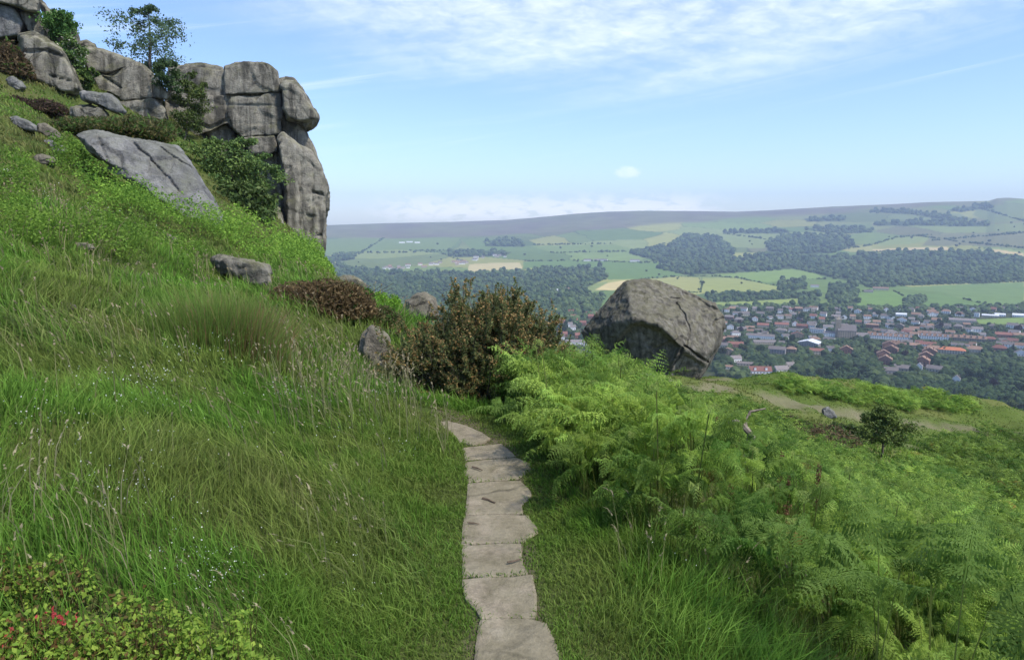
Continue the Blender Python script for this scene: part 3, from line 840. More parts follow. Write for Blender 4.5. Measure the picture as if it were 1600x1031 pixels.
rock('wedge-shaped grey boulder jutting out over the heather', [(126, 145), (140, 143), (171, 147), (184, 158), (197, 176), (190, 180), (170, 172), (145, 162), (128, 155)], 37.5, 2.2, PALE_M, .08, .07, .9, auto=False)
rock('flat brown boulder underneath the jutting wedge boulder', [(110, 168), (140, 165), (160, 168), (172, 178), (170, 192), (140, 192), (112, 184)], 37.6, 1.8, CRAG_M, .09, .08, .9, auto=False)
rock('dark lumpy boulder half sunk in the bilberry bank', [(332, 404), (345, 402), (358, 404), (380, 407), (404, 410), (418, 413), (424, 426), (422, 442), (415, 452), (380, 446), (350, 430), (338, 416)], 17.2, 1.1, CRAG_M, .04, .06, .35, cham=.4, inset=.72)
rock('pale flat rock in the grass above the smooth slab, uphill one', [(15, 186), (24, 183), (42, 188), (58, 198), (60, 206), (40, 204), (18, 196)], 29, .9, PALE_M, .05, .05, .5)
rock('lichened rock beside the pale flat rock above the smooth slab', [(58, 194), (72, 193), (88, 204), (98, 216), (90, 222), (70, 214), (60, 206)], 28.5, .8, WARM_M, .05, .05, .5)
rock('thin pale rock leaning in the grass left of the smooth slab', [(68, 221), (80, 219), (100, 228), (108, 236), (92, 240), (76, 232)], 24.5, .6, PALE_M, .04, .04, .4)
rock('low half-buried stone in the grass downhill of the thin pale rock', [(53, 244), (66, 242), (84, 246), (88, 254), (70, 258), (54, 254)], 21, .5, WARM_M, .04, .03, .4)
rock('grey boulder beneath the leaning outcrop', [(9, 124), (20, 121), (34, 129), (40, 138), (26, 142), (12, 136)], 37, 1.0, PALE_M, .06, .05, .6)
rock('flat stone showing through the bilberry on the open slope', [(110, 381), (122, 378), (142, 382), (148, 388), (130, 394), (112, 390)], 9.6, .22, WARM_M, .02, .02, .2)
rock('buried stone in the grass above the rush clump', [(92, 474), (104, 472), (120, 477), (124, 484), (108, 487), (94, 482)], 6.4, .12, WARM_M, .012, .012, .12)
rock('stone in the dark gap of the bilberry bank', [(256, 376), (264, 368), (278, 376), (280, 390), (266, 392)], 14.5, .5, CRAG_M, .03, .03, .3)
rock('weathered square rock behind the brown heather', [(524, 436), (540, 431), (558, 434), (574, 446), (574, 466), (560, 478), (530, 470)], 21, 1.3, CRAG_M, .05, .06, .4, inset=.85, cham=.2, strata=.04, auto=False)
rock('pointed pale brown rock on the edge behind the gorse', [(628, 490), (634, 470), (650, 460), (664, 457), (680, 466), (686, 482), (686, 500), (630, 502)], 19, 1.3, WARM_M, .05, .05, .6, inset=.7, cham=.4, auto=False)
rock('grey rock at the foot of the bank beside the gorse', [(560, 548), (566, 522), (580, 509), (592, 512), (606, 524), (614, 545), (612, 575), (590, 590), (564, 576)], 10.0, .7, WARM_M, .025, .03, .3, inset=.74, cham=.35)
rock('small white-topped stone under the brown heather', [(569, 512), (574, 506), (582, 508), (584, 515), (574, 518)], 10.6, .12, PALE_M, .012, .01, .1)

# --- the great boulder
org = np.array(P(1020., 590., 41.)); 
OUT = [(977, 438), (1004, 436), (1036, 440), (1114, 470), (1134, 502), (1129, 535), (1113, 559), (1095, 593), (1039, 597), (958, 580), (917, 536), (909, 520), (925, 499), (946, 474)]
pts = [P(a, b, 42.2) for a, b in OUT] + [P(1000 + (a - 1020) * .8, 515 + (b - 515) * .8, 46.5) for a, b in OUT]
for a, b, d in ((980, 441, 40.9), (1004, 438, 41.2), (988, 497, 38.5), (1030, 506, 38.1), (1066, 541, 38.2), (1106, 552, 39.5), (1093, 591, 39.9), (1040, 594, 39.1), (1000, 588, 39.5), (958, 550, 40.4)):
    pts.append(P(float(a), float(b), d))
tag(hull('great_boulder', [Vector(p) for p in pts], CALF_M, .065, .12, 1.25, origin=org, facet=.6, smooth_n=6, seed=40.,
     recess=[([(958, 540), (975, 515), (986, 504), (1002, 500), (1016, 506), (1034, 512), (1050, 526), (1066, 543), (1052, 566), (1046, 600), (950, 600)], .5, 9),
             ([(1066, 546), (1108, 572), (1096, 605), (1040, 605), (1052, 566)], .3, 6),
             ([(1064, 452), (1092, 462), (1124, 484), (1118, 488), (1098, 487), (1080, 474), (1062, 466)], .28, 5)],
     carves=[([(1049, 466), (1064, 467), (1084, 476), (1099, 488), (1110, 486)], 2.4, .18), ([(1057, 474), (1063, 484), (1070, 492), (1073, 505), (1076, 517), (1073, 540)], 2.4, .20),
             ([(1071, 540), (1084, 552), (1105, 566)], 2.2, .45), ([(1105, 566), (1113, 556), (1122, 548)], 2.0, .35), ([(1068, 544), (1058, 560), (1043, 582)], 1.8, .28),
             ([(960, 546), (972, 552), (985, 564)], 1.8, .25), ([(1113, 508), (1118, 500), (1128, 498)], 1.8, .2), ([(1040, 466), (1034, 490)], 1.4, .1),
             ([(912, 512), (920, 520), (926, 534)], 2.4, .3)]),
    'huge faceted grey boulder standing alone on the turf edge above the town', 'boulder')
rock('long pale flat stone lying in the turf in front of the huge boulder', [(998, 584), (1006, 580), (1018, 584), (1036, 594), (1052, 604), (1046, 608), (1026, 604), (1008, 598)], 33.5, .6, PALE_M, .05, .03, .5)
rock('short pale stone just behind the fern crest by the huge boulder', [(968, 574), (976, 571), (986, 577), (990, 586), (978, 588), (968, 582)], 33.5, .5, PALE_M, .05, .03, .4)
rock('small grey rock on the bare earth track right of the huge boulder', [(1284, 640), (1294, 636), (1304, 642), (1308, 652), (1296, 656), (1286, 650)], 34, .5, PALE_M, .05, .04, .4)

# --- stone path
FLAG_M = rock_mat('flagstone', (.34, .285, .205), (.17, .14, .095), (.45, .39, .29), (.14, .13, .07), .5, .0, 2.6, .4, .5)
soil = flat_mat('trodden_earth', (.16, .125, .08), .95, .35, 9)
pth = tag(bpy.data.objects.new('path', None), kind='structure'); COL.objects.link(pth)
SLABS = [
    [(752, 969), (790, 966), (830, 968), (852, 975), (860, 990), (868, 1010), (878, 1045), (884, 1090), (742, 1090), (744, 1040), (746, 1010)],
    [(724, 906), (760, 903), (800, 902), (830, 899), (836, 930), (836, 955), (833, 964), (790, 963), (753, 965), (744, 950), (728, 932)],
    [(724, 854), (770, 850), (815, 850), (814, 868), (817, 882), (824, 896), (800, 899), (760, 900), (726, 900)],
    [(728, 807), (770, 804), (824, 806), (838, 826), (838, 832), (816, 846), (770, 847), (724, 849)],
    [(733, 756), (770, 753), (812, 752), (828, 768), (828, 776), (814, 790), (816, 801), (770, 801), (730, 803)],
    [(729, 722), (770, 718), (806, 716), (826, 724), (826, 736), (808, 748), (770, 750), (734, 753), (728, 740)],
    [(724, 700), (760, 696), (782, 694), (796, 704), (805, 713), (770, 715), (730, 718)],
    [(686, 661), (700, 658), (728, 665), (752, 676), (764, 684), (756, 690), (738, 694), (718, 690), (704, 676)],
]
for k, q in enumerate(SLABS):
    q = np.array(q, float); r = ray(q[:, 0], q[:, 1])
    z = .007 + .004 * math.sin(k * 2.1)
    pp = r * ((z - EYE) / r[:, 2])[:, None]; pp[:, 2] = z
    m_ = pp.mean(0)
    # break the straight edges up
    fine = []
    for i in range(len(pp)):
        a, b_ = pp[i], pp[(i + 1) % len(pp)]
        for t in np.linspace(0, 1, 5)[:-1]:
            p_ = a + (b_ - a) * t; o_ = (p_ - m_) * (.05 + .028 * float(perlin(np.array([[p_[0] * 14, p_[1] * 14, k * 3.3]]))[0]))
            fine.append(p_ + o_)
    bm = bmesh.new()
    top = [bm.verts.new(p) for p in fine]; bot = [bm.verts.new((m_[0] + (p[0] - m_[0]) * 1.02, m_[1] + (p[1] - m_[1]) * 1.02, -.06)) for p in fine]
    inn = [bm.verts.new((m_[0] + (p[0] - m_[0]) * .93, m_[1] + (p[1] - m_[1]) * .93, z + .005)) for p in fine]
    n = len(fine); bm.faces.new(inn)
    for i in range(n):
        j = (i + 1) % n
        bm.faces.new((top[i], top[j], inn[j], inn[i])); bm.faces.new((bot[i], bot[j], top[j], top[i]))
    bmesh.ops.recalc_face_normals(bm, faces=bm.faces[:])
    me = bpy.data.meshes.new('flagstone'); bm.to_mesh(me); bm.free()
    link('flagstone', me, FLAG_M, pth)
# loose twigs
TW = flat_mat('dead_wood', (.13, .095, .065), .9, .4, 30)
def twig(label, a, b, rad, zoff=.021):
    pa, pb = [np.array(ray(*q)) * ((zoff - EYE) / ray(*q)[2]) for q in (a, b)]
    pa[2] = pb[2] = zoff
    bg_ = Bag(); t = np.linspace(0, 1, 6)[:, None]
    pts_ = pa + (pb - pa) * t; pts_[:, 0] += .006 * np.sin(t[:, 0] * 5); o_ = pts_.mean(0)
    tube(bg_, pts_ - o_, np.linspace(rad, rad * .5, 6), (.1, .08, .06), 5)
    o = bg_.obj('twig', TW); o.location = o_
    return tag(o, label, 'twig')
twig('short dark brown twig lying in the middle of a flagstone', (754, 778), (775, 785), .009)
twig('thin dark twig near the right edge of the reddish flagstone', (793, 878), (816, 873), .006)
twig('thin twig near the left edge of a flagstone', (732, 816), (750, 818), .005)
twig('pale brown twig where the path narrows', (738, 729), (755, 734), .007)
# ---------------------------------------------------------------- grass and ground cover
def blades(base, h, wid, lean, col_b, col_t, bag, side_ang=None, r=rng):
    """one bent blade per base point: two width steps and a tip"""
    n = len(base)
    a = r.uniform(0, 2 * np.pi, n) if side_ang is None else side_ang
    s = np.stack([np.cos(a), np.sin(a), np.zeros(n)], -1) * (wid * .5)[:, None]
    up = np.zeros((n, 3)); up[:, 2] = h
    p1 = base + up * .52 + lean * .26
    p2 = base + up * .98 - up * (.25 * np.clip((lean[:, 0] ** 2 + lean[:, 1] ** 2) / np.maximum(h, .01) ** 2, 0, 1.6))[:, None] + lean
    v = np.stack([base - s, base + s, p1 + s * .75, p1 - s * .75, p2], 1).reshape(-1, 3)
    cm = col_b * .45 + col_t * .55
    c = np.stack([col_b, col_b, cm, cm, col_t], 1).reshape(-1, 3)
    k = np.arange(n)[:, None] * 5
    bag.add(v, k + np.array([[0, 1, 2, 3]]), c)
    bag.more(k + np.array([[3, 2, 4]]))

def scatter_polar(n_per, r0, r1, a0, a1, r=rng):
    """uniform over the area of a ring sector"""
    n = int(n_per * .5 * (r1 * r1 - r0 * r0) * math.radians(a1 - a0))
    rr_ = np.sqrt(r.uniform(r0 * r0, r1 * r1, n)); a = np.radians(r.uniform(a0, a1, n))
    return rr_ * np.sin(a), rr_ * np.cos(a)

def on_slab(x, y, k=1.):
    m = np.zeros(len(x), bool)
    for q in SLABS:
        q = np.array(q, float); r_ = ray(q[:, 0], q[:, 1]); t = -EYE / r_[:, 2]
        g = np.stack([r_[:, 0] * t, r_[:, 1] * t], -1); m |= inpoly(x, y, g.mean(0) + (g - g.mean(0)) * k)
    return m

FERNZ = [(-.12, 7.7), (.05, 6.6), (.24, 5.4), (.33, 4.5), (.5, 3.9), (.85, 3.45), (1.2, 3.15), (1.5, 2.85), (1.7, 2.5), (2.0, 2.2), (4.2, 2.3), (12, 7.5), (16.5, 17.5), (9.8, 21), (5.2, 19), (3.2, 15), (1.9, 11), (.9, 8.6)]
BILB = [  # bright bilberry mounds on the slope, as pixel regions of the photograph turned into ground regions
    [(120, 300), (160, 285), (240, 300), (330, 345), (420, 385), (512, 428), (470, 430), (380, 405), (300, 390), (200, 345), (130, 325)],
    [(430, 385), (470, 400), (522, 432), (500, 446), (440, 420)],
    [(0, 345), (60, 330), (110, 360), (60, 395), (0, 400)], [(100, 385), (200, 370), (330, 400), (300, 430), (180, 425)],
    [(70, 248), (120, 238), (180, 262), (140, 280), (80, 275)], [(0, 285), (70, 300), (40, 330), (0, 325)]]

def gcol(x, y, r):
    """what kind of grass grows here: base colour, tip colour, height factor"""
    a = n2(x, y, 1.1, 31); b_ = n2(x, y, 2.6, 32); c_ = n2(x, y, .55, 33, 2)
    lush = sstep(-.45, .35, a + .45 * c_)
    straw = sstep(.2, .85, b_ + .4 * c_) * .7
    k = r.uniform(0, 1, len(x))
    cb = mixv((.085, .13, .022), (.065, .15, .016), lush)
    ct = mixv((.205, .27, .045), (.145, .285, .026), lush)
    hi = sstep(13, 26, np.hypot(x, y))[:] * sstep(-.35, .35, n2(x, y, 4.5, 46))
    cb = mixv(cb, (.10, .09, .035), .6 * hi); ct = mixv(ct, (.22, .18, .065), .75 * hi)
    ct = mixv(ct, mixv((.33, .27, .13), (.23, .155, .085), k), straw * sstep(.25, .6, r.uniform(0, 1, len(x))) * .85)
    cb = mixv(cb, (.12, .12, .045), straw * .35)
    v = (r.uniform(.68, 1.3, len(x)) * (1 + .28 * n2(x, y, .38, 45, 2)))[:, None]
    return cb * v, ct * v, .75 + .5 * sstep(-.3, .6, b_) + .25 * lush

def bush_zone(x, y):
    px_, py_, d_ = proj(np.stack([x, y, H(x, y) * 1.0 + .12], -1)) if len(x) < 3 else proj(np.stack([x, y, .12 + np.clip(-.36 * x - .1, 0, .6)], -1))
    return (y < 2.9) & (x < -.4) & (py_ > np.interp(px_, [-200, 0, 120, 250, 330, 400, 470], [835, 860, 895, 935, 975, 1020, 1110])) & (px_ < 470)

def grass_zone(bag, x, y, h0, w0, keep=None, turf=None, r=rng):
    rr_ = np.hypot(x, y)
    px_d = np.abs(x - path_x(y))
    m = ~((px_d < .185 + .05 * perlin(np.stack([x * 9, y * 9, x * 0], -1))) & (y < 6.15)) & ~on_slab(x, y)
    if keep is not None: m &= keep(x, y)
    m &= ~(bush_zone(x, y) & (r.uniform(0, 1, len(x)) < .55))
    x, y, rr_, px_d = x[m], y[m], rr_[m], px_d[m]
    z = H(x, y)
    pxx, pyy, dd = proj(np.stack([x, y, z], -1))
    m = (pxx > -140) & (pxx < 1740) & (pyy < 1250) & (dd > .6)
    x, y, z, rr_, px_d = x[m], y[m], z[m], rr_[m], px_d[m]
    cb, ct, hf = gcol(x, y, r)
    n = len(x)
    trod = sstep(.22, .75, px_d + np.where(y > 6.3, 9, 0))             # short beside the path
    right = (x > path_x(y)) & (x < 1.6)
    h = h0 * .70 * hf * r.uniform(.4, 1.3, n) * (.26 + .74 * trod) * (1 + .55 * np.clip(n2(x, y, .33, 39, 2), -.8, 1))
    for pts, w in BARE:
        h *= np.clip(seg_dist(x, y, pts) / (w * 1.3), .08, 1)
    g = n2(x, y, 1.7, 34, 2) * 2.2 + 2.3                                # wind and slope: mostly down to the right
    L = np.stack([np.cos(g), np.sin(g) * .6 - .25, np.zeros(n)], -1) * (h * r.uniform(.15, .75, n))[:, None]
    L *= (.55 + .75 * r.uniform(0, 1, n))[:, None]
    L += r.normal(0, .38, (n, 3)) * h[:, None] * [1, 1, 0]
    wid = w0 * r.uniform(.7, 1.35, n)
    base = np.stack([x, y, z - .01], -1)
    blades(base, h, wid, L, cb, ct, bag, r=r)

def not_fern(x, y):
    f = inpoly(x, y, FERNZ)
    return ~f | (rng.uniform(0, 1, len(x)) < .30)

gb = Bag()
for r0, r1, dens, h0, w0 in ((1.3, 2.6, 4600, .17, .0042), (2.6, 4, 4200, .19, .005), (4, 6, 2600, .21, .0068), (6, 9, 1350, .23, .010),
                             (9, 14, 560, .25, .016), (14, 22, 210, .27, .028)):
    x, y = scatter_polar(dens, r0, r1, -42, 42)
    m = (x < 1.0) | (rng.uniform(0, 1, len(x)) < (1.0 if r1 < 5 else .55))
    grass_zone(gb, x[m], y[m], h0, w0, not_fern)
n = 90000                                                     # close-cropped grass along the stones
y = 1.4 + 5.4 * rng.uniform(0, 1, n) ** 1.25; off = rng.uniform(.0, 1.0, n) * np.where(rng.uniform(0, 1, n) < .5, -1, 1); x = path_x(y) + off
m = ~np.where(rng.uniform(0, 1, n) < .5, on_slab(x, y), on_slab(x, y, .93)) & ((np.abs(off) > .165) | (rng.uniform(0, 1, n) < .75)) & not_fern(x, y)
x, y, off = x[m], y[m], off[m]; z = H(x, y); n = len(x); t_ = n2(x, y, .5, 47, 2)
ct = mixv((.20, .26, .05), (.15, .27, .03), np.clip(.5 + t_, 0, 1)) * rng.uniform(.7, 1.25, (n, 1))
h = (.022 + .06 * np.abs(off) ** 1.2) * rng.uniform(.5, 1.4, n) * (1 + .6 * np.clip(t_, -.7, 1))
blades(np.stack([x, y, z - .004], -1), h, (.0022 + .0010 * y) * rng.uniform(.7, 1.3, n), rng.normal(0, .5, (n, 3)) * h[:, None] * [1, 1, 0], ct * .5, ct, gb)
tag(gb.obj('grass', LEAF), kind='stuff')
gb = Bag()
for r0, r1, dens, h0, w0 in ((22, 34, 95, .26, .045), (34, 62, 42, .26, .075)):
    x, y = scatter_polar(dens, r0, r1, -42, 3)
    grass_zone(gb, x, y, h0, w0, lambda x, y: x < .02 * y)
tag(gb.obj('hill_grass', LEAF), kind='stuff')
# short turf of the plateau on the right
gb = Bag()
for r0, r1, dens, w0 in ((16, 30, 90, .04), (30, 58, 60, .06)):
    x, y = scatter_polar(dens, r0, r1, 2, 42)
    n0 = len(x); z = H(x, y); m = ~inpoly(x, y, FERNZ)
    x, y, z = x[m], y[m], z[m]; n = len(x)
    bare = np.ones(n)
    for pts, w in BARE: bare *= np.clip((seg_dist(x, y, pts) - w * .3) / (w * 1.0), .0, 1)
    k = n2(x, y, 3.4, 36); s_ = sstep(-.2, .5, n2(x, y, 6.5, 37))
    px_, py_, _d = proj(np.stack([x, y, z], -1))
    lawn = sstep(40, -10, py_ - np.interp(px_, [900, 1130, 1300, 1450, 1600], [640, 650, 668, 700, 715])) if False else 1 - sstep(-20, 22, py_ - np.interp(px_, [900, 1130, 1300, 1450, 1600], [615, 640, 660, 690, 690]))
    h = (.06 + .18 * (1 - lawn) + .1 * np.maximum(0, k)) * rng.uniform(.5, 1.3, n) * (.12 + .88 * bare)
    ct = mixv(mixv((.15, .26, .03), (.21, .235, .06), s_), (.26, .23, .1), .5 * sstep(.2, .7, n2(x, y, 2.0, 38))) * rng.uniform(.75, 1.25, n)[:, None]
    keep = rng.uniform(0, 1, n) < .08 + .92 * bare
    L = rng.normal(0, .35, (n, 3)) * h[:, None] * [1, 1, 0]
    blades(np.stack([x, y, z - .01], -1)[keep], h[keep], (w0 * rng.uniform(.7, 1.3, n))[keep], L[keep], ct[keep] * .55, ct[keep], gb)
tag(gb.obj('turf', LEAF), kind='stuff')

# seed heads, straw stalks
sb = Bag()
def stalks(x, y, hh, col, headcol, r=rng, wsc=1.):
    z = H(x, y); n = len(x)
    h = hh * r.uniform(.6, 1.2, n)
    g = n2(x, y, 1.7, 34, 2) * 2.2 + 2.3
    L = np.stack([np.cos(g) + r.normal(0, .5, n), np.sin(g) * .6 + r.normal(0, .5, n), np.zeros(n)], -1) * (h * r.uniform(.1, .6, n))[:, None]
    rr_ = np.hypot(x, y); w = (.0014 + .00062 * rr_) * wsc
    base = np.stack([x, y, z], -1)
    cc = np.broadcast_to(np.asarray(col, float), (n, 3)) * r.uniform(.7, 1.3, (n, 1))
    hc = np.broadcast_to(np.asarray(headcol, float), (n, 3)) * r.uniform(.7, 1.3, (n, 1))
    a = r.uniform(0, 6.28, n)
    blades(base, h, w * 1.6, L, cc, cc, sb, a, r)
    up = np.zeros((n, 3)); up[:, 2] = h
    tip = base + up * .98 - up * (.25 * np.clip((L[:, 0] ** 2 + L[:, 1] ** 2) / h ** 2, 0, 1.6))[:, None] + L
    dirn = (L * 1.4 + up * .5); dirn /= np.linalg.norm(dirn, axis=1)[:, None]
    hl = h * r.uniform(.09, .17, n)
    for q in range(3):                                        # a loose head of three leaflets
        blades(tip - dirn * (hl * (.5 + .22 * q))[:, None], np.maximum(hl * .5 * dirn[:, 2], .004), w * r.uniform(1.9, 3.2, n),
               dirn * (hl * .8)[:, None] * [1, 1, 0] + r.normal(0, .12, (n, 3)) * hl[:, None], hc, hc * 1.1, sb, a + 1.1 * q, r)
def stalk_zone(n, r0, r1, a0, a1, thr, hh, col, hc, seed):
    x, y = scatter_polar(n, r0, r1, a0, a1)
    m = (n2(x, y, .9, seed) > thr) & (np.abs(x - path_x(y)) > .55) & not_fern(x, y)
    stalks(x[m], y[m], hh, col, hc)
stalk_zone(80, 1.6, 4.2, -40, 30, .12, .32, (.20, .21, .08), (.30, .26, .15), 41)
stalk_zone(34, 4.2, 9, -42, -4, .05, .36, (.22, .21, .09), (.29, .24, .14), 42)
stalk_zone(26, 9, 18, -42, -4, .05, .36, (.22, .2, .09), (.28, .22, .13), 43)
x, y = scatter_polar(520, 5.0, 8.2, -19, -3.5); m = np.abs(x - path_x(np.minimum(y, 7.5))) > .25
stalks(x[m][::6], y[m][::6], .40, (.21, .21, .09), (.30, .25, .15))
stalks(*scatter_polar(45, 2.6, 3.6, -40, -28), .30, (.24, .22, .12), (.36, .31, .2))
tag(sb.obj('seeding_grass', LEAF), kind='stuff')

# white bedstraw: tiny flowers in loose drifts
fb = Bag()
for px_, py_, n_, sp in ((235, 625, 70, .16), (215, 650, 60, .14), (280, 590, 40, .16), (370, 575, 30, .14), (445, 645, 40, .10), (90, 705, 30, .14), (195, 815, 40, .10),
                         (240, 815, 40, .10), (305, 925, 45, .06), (325, 955, 45, .06), (370, 960, 45, .07), (530, 705, 30, .12), (575, 605, 45, .14), (40, 300, 60, .5),
                         (200, 365, 60, .5), (30, 720, 40, .16), (600, 650, 30, .1), (310, 720, 25, .2), (630, 735, 16, .1), (560, 960, 16, .1), (1125, 990, 8, .1)):
    c0 = near_hit(px_, py_)
    x = rng.normal(c0[0], sp, n_); y = rng.normal(c0[1], sp * 1.4, n_); z = H(x, y) + rng.uniform(.10, .26, n_)
    s = rng.uniform(.5, 1.0, n_) * (.0016 + .0009 * np.hypot(x, y))
    ctr_ = np.stack([x, y, z], -1)
    e1 = rng.normal(size=(n_, 3)); e1 /= np.linalg.norm(e1, axis=1)[:, None]; e2 = np.cross(e1, rng.normal(size=(n_, 3))); e2 /= np.linalg.norm(e2, axis=1)[:, None]
    e1 *= s[:, None]; e2 *= s[:, None]
    v = np.stack([ctr_ - e1, ctr_ + e2 * .7, ctr_ + e1, ctr_ - e2 * .7], 1).reshape(-1, 3)
    fb.add(v, np.arange(n_)[:, None] * 4 + np.arange(4)[None], (.72, .72, .62))
tag(fb.obj('bedstraw_flowers', LEAF), kind='stuff')

# ---------------------------------------------------------------- leaf clusters (bilberry, heather, shrubs)
def leaf_quads(bag, ctr_, size, cols, elong=1.7, updir=None, spread=1.0, r=rng):
    """rhombic leaves at the points, facing anywhere (or mostly along updir)"""
    n = len(ctr_)
    a = r.normal(size=(n, 3))
    if updir is not None: a = a * spread + updir
    a /= np.linalg.norm(a, axis=1)[:, None] + 1e-9            # leaf normal
    b_ = np.cross(a, r.normal(size=(n, 3))); b_ /= np.linalg.norm(b_, axis=1)[:, None] + 1e-9
    c_ = np.cross(a, b_)
    L = b_ * (size * elong * .5)[:, None]; W = c_ * (size * .5)[:, None]; nn_ = a * (size * .18)[:, None]
    v = np.stack([ctr_ - L, ctr_ + W + nn_, ctr_ + L, ctr_ - W + nn_], 1).reshape(-1, 3)
    bag.add(v, np.arange(n)[:, None] * 4 + np.arange(4)[None], np.repeat(cols, 4, 0))

def mound_cover(bag, x, y, hgt, size, col_a, col_b_, var=.25, r=rng, tone=1.):
    z = H(x, y); n = len(x)
    k = r.uniform(0, 1, n) ** .55
    zz_ = z + hgt * k
    cols = mixv(col_a, col_b_, np.clip(.5 + .8 * n2(x, y, .8, 51, 2) + r.normal(0, .25, n), 0, 1)) * r.uniform(1 - var, 1 + var, (n, 1)) * tone
    leaf_quads(bag, np.stack([x + r.normal(0, .04, n), y + r.normal(0, .04, n), zz_], -1), size, cols, 1.6, np.array([0, 0, .8]), .8, r)

def region_points(poly, per_px, rmin=1.5, rmax=60, r=rng):
    """ground points under a region of the photograph"""
    poly = np.array(poly, float)
    (x0, y0), (x1, y1) = poly.min(0), poly.max(0)
    # the land's corner points, then fill that ground region evenly
    g = np.array([near_hit(px, py, rmin, rmax)[:2] for px, py in poly])
    return g
bb = Bag()
for poly in BILB:
    g = region_points(poly, 1)
    (x0, y0), (x1, y1) = g.min(0), g.max(0)
    area = (x1 - x0) * (y1 - y0)
    rm = np.hypot(*g.mean(0))
    dens = np.clip(26000 / rm ** 1.25, 190, 4000)
    n = int(min(area * dens, 160000))
    x = rng.uniform(x0, x1, n); y = rng.uniform(y0, y1, n)
    m = inpoly(x + .35 * n2(x, y, 1.4, 52), y + .35 * n2(x, y, 1.4, 53), g)
    x, y = x[m], y[m]
    q_ = n2(x, y, .5 + .05 * rm, 54, 3); m = q_ + rng.normal(0, .12, len(x)) > -.28; x, y, q_ = x[m], y[m], q_[m]
    hm = np.clip(.05 + .014 * rm + (.30 + .012 * rm) * np.maximum(0, q_ + .15), .04, .9)
    if poly is BILB[0] or poly is BILB[1]: hm = hm * 1.15 + .05; sl = inpoly(*proj(np.stack([x, y, H(x, y) + .3], -1))[:2], [(117, 205), (180, 205), (290, 235), (356, 342), (340, 352), (250, 318), (140, 250)]) | inpoly(*proj(np.stack([x, y, H(x, y) + .3], -1))[:2], [(420, 300), (520, 300), (516, 408), (440, 385)]); x, y, hm = x[~sl], y[~sl], hm[~sl]
    mound_cover(bb, x, y, hm, (.008 + .0017 * np.hypot(x, y)) * rng.uniform(.7, 1.3, len(x)), (.085, .17, .018), (.19, .31, .035), tone=1.3 if (poly is BILB[0] or poly is BILB[1]) else .95)
tag(bb.obj('bilberry_cover', LEAF), kind='stuff')

# the bilberry bush in the near corner
bb = Bag()
n = 52000
x = rng.uniform(-2.2, -.45, n); y = rng.uniform(1.45, 2.75, n)
px_, py_, d_ = proj(np.stack([x, y, H(x, y) + .12], -1))
m = (py_ > np.interp(px_, [-200, 0, 120, 250, 330, 400, 470], [830, 850, 885, 925, 965, 1010, 1100]) + 22 * n2(x, y, .2, 55)) & (px_ < 470)
m &= (n2(x, y, .16, 59, 2) + rng.normal(0, .15, n) > np.interp(py_ - np.interp(px_, [-200, 0, 120, 250, 330, 400, 470], [830, 850, 885, 925, 965, 1010, 1100]), [0, 90], [.3, -.55]))
x, y = x[m], y[m]; n = len(x)
old = sstep(-.1, .45, n2(x, y, .55, 56) + .35 * sstep(-.75, -1.3, x - .0))
red = (n2(x, y, .28, 57) > .30)
hm = .10 + .19 * sstep(-.4, .5, n2(x, y, .35, 58))
k = rng.uniform(0, 1, n) ** .6
cols = mixv((.13, .24, .022), (.30, .40, .05), rng.uniform(0, 1, n)) * rng.uniform(.75, 1.2, (n, 1))
cols = np.where((rng.uniform(0, 1, n) < .28 * old)[:, None], mixv((.17, .085, .03), (.10, .10, .025), rng.uniform(0, 1, n)), cols)
leaf_quads(bb, np.stack([x, y, H(x, y) + hm * k], -1), rng.uniform(.008, .017, n), cols, 1.55, np.array([0, -.25, .6]), 1.0)
for q in range(900):                                       # the stems under them
    i = rng.integers(0, n); b0 = np.array([x[i], y[i], H(x[i:i + 1], y[i:i + 1])[0]])
    tube(bb, [b0, b0 + [rng.normal(0, .03), rng.normal(0, .03), hm[i] * .95]], [.0018, .001], (.10, .07, .03), 3)
for px_, py_, n_ in ((88, 985, 9), (100, 987, 9), (122, 984, 8), (68, 984, 5), (80, 975, 4), (4, 1012, 9), (2, 1022, 7), (20, 1005, 5)):       # the red young leaves
    c0 = near_hit(px_, py_) ; c0 = c0 * .97; c0[2] += .09
    leaf_quads(bb, c0 + rng.normal(0, .009, (n_, 3)), rng.uniform(.009, .014, n_), np.broadcast_to([.5, .06, .06], (n_, 3)) * rng.uniform(.7, 1.2, (n_, 1)), 1.5)
tag(bb.obj('bilberry_foliage', LEAF), kind='stuff')

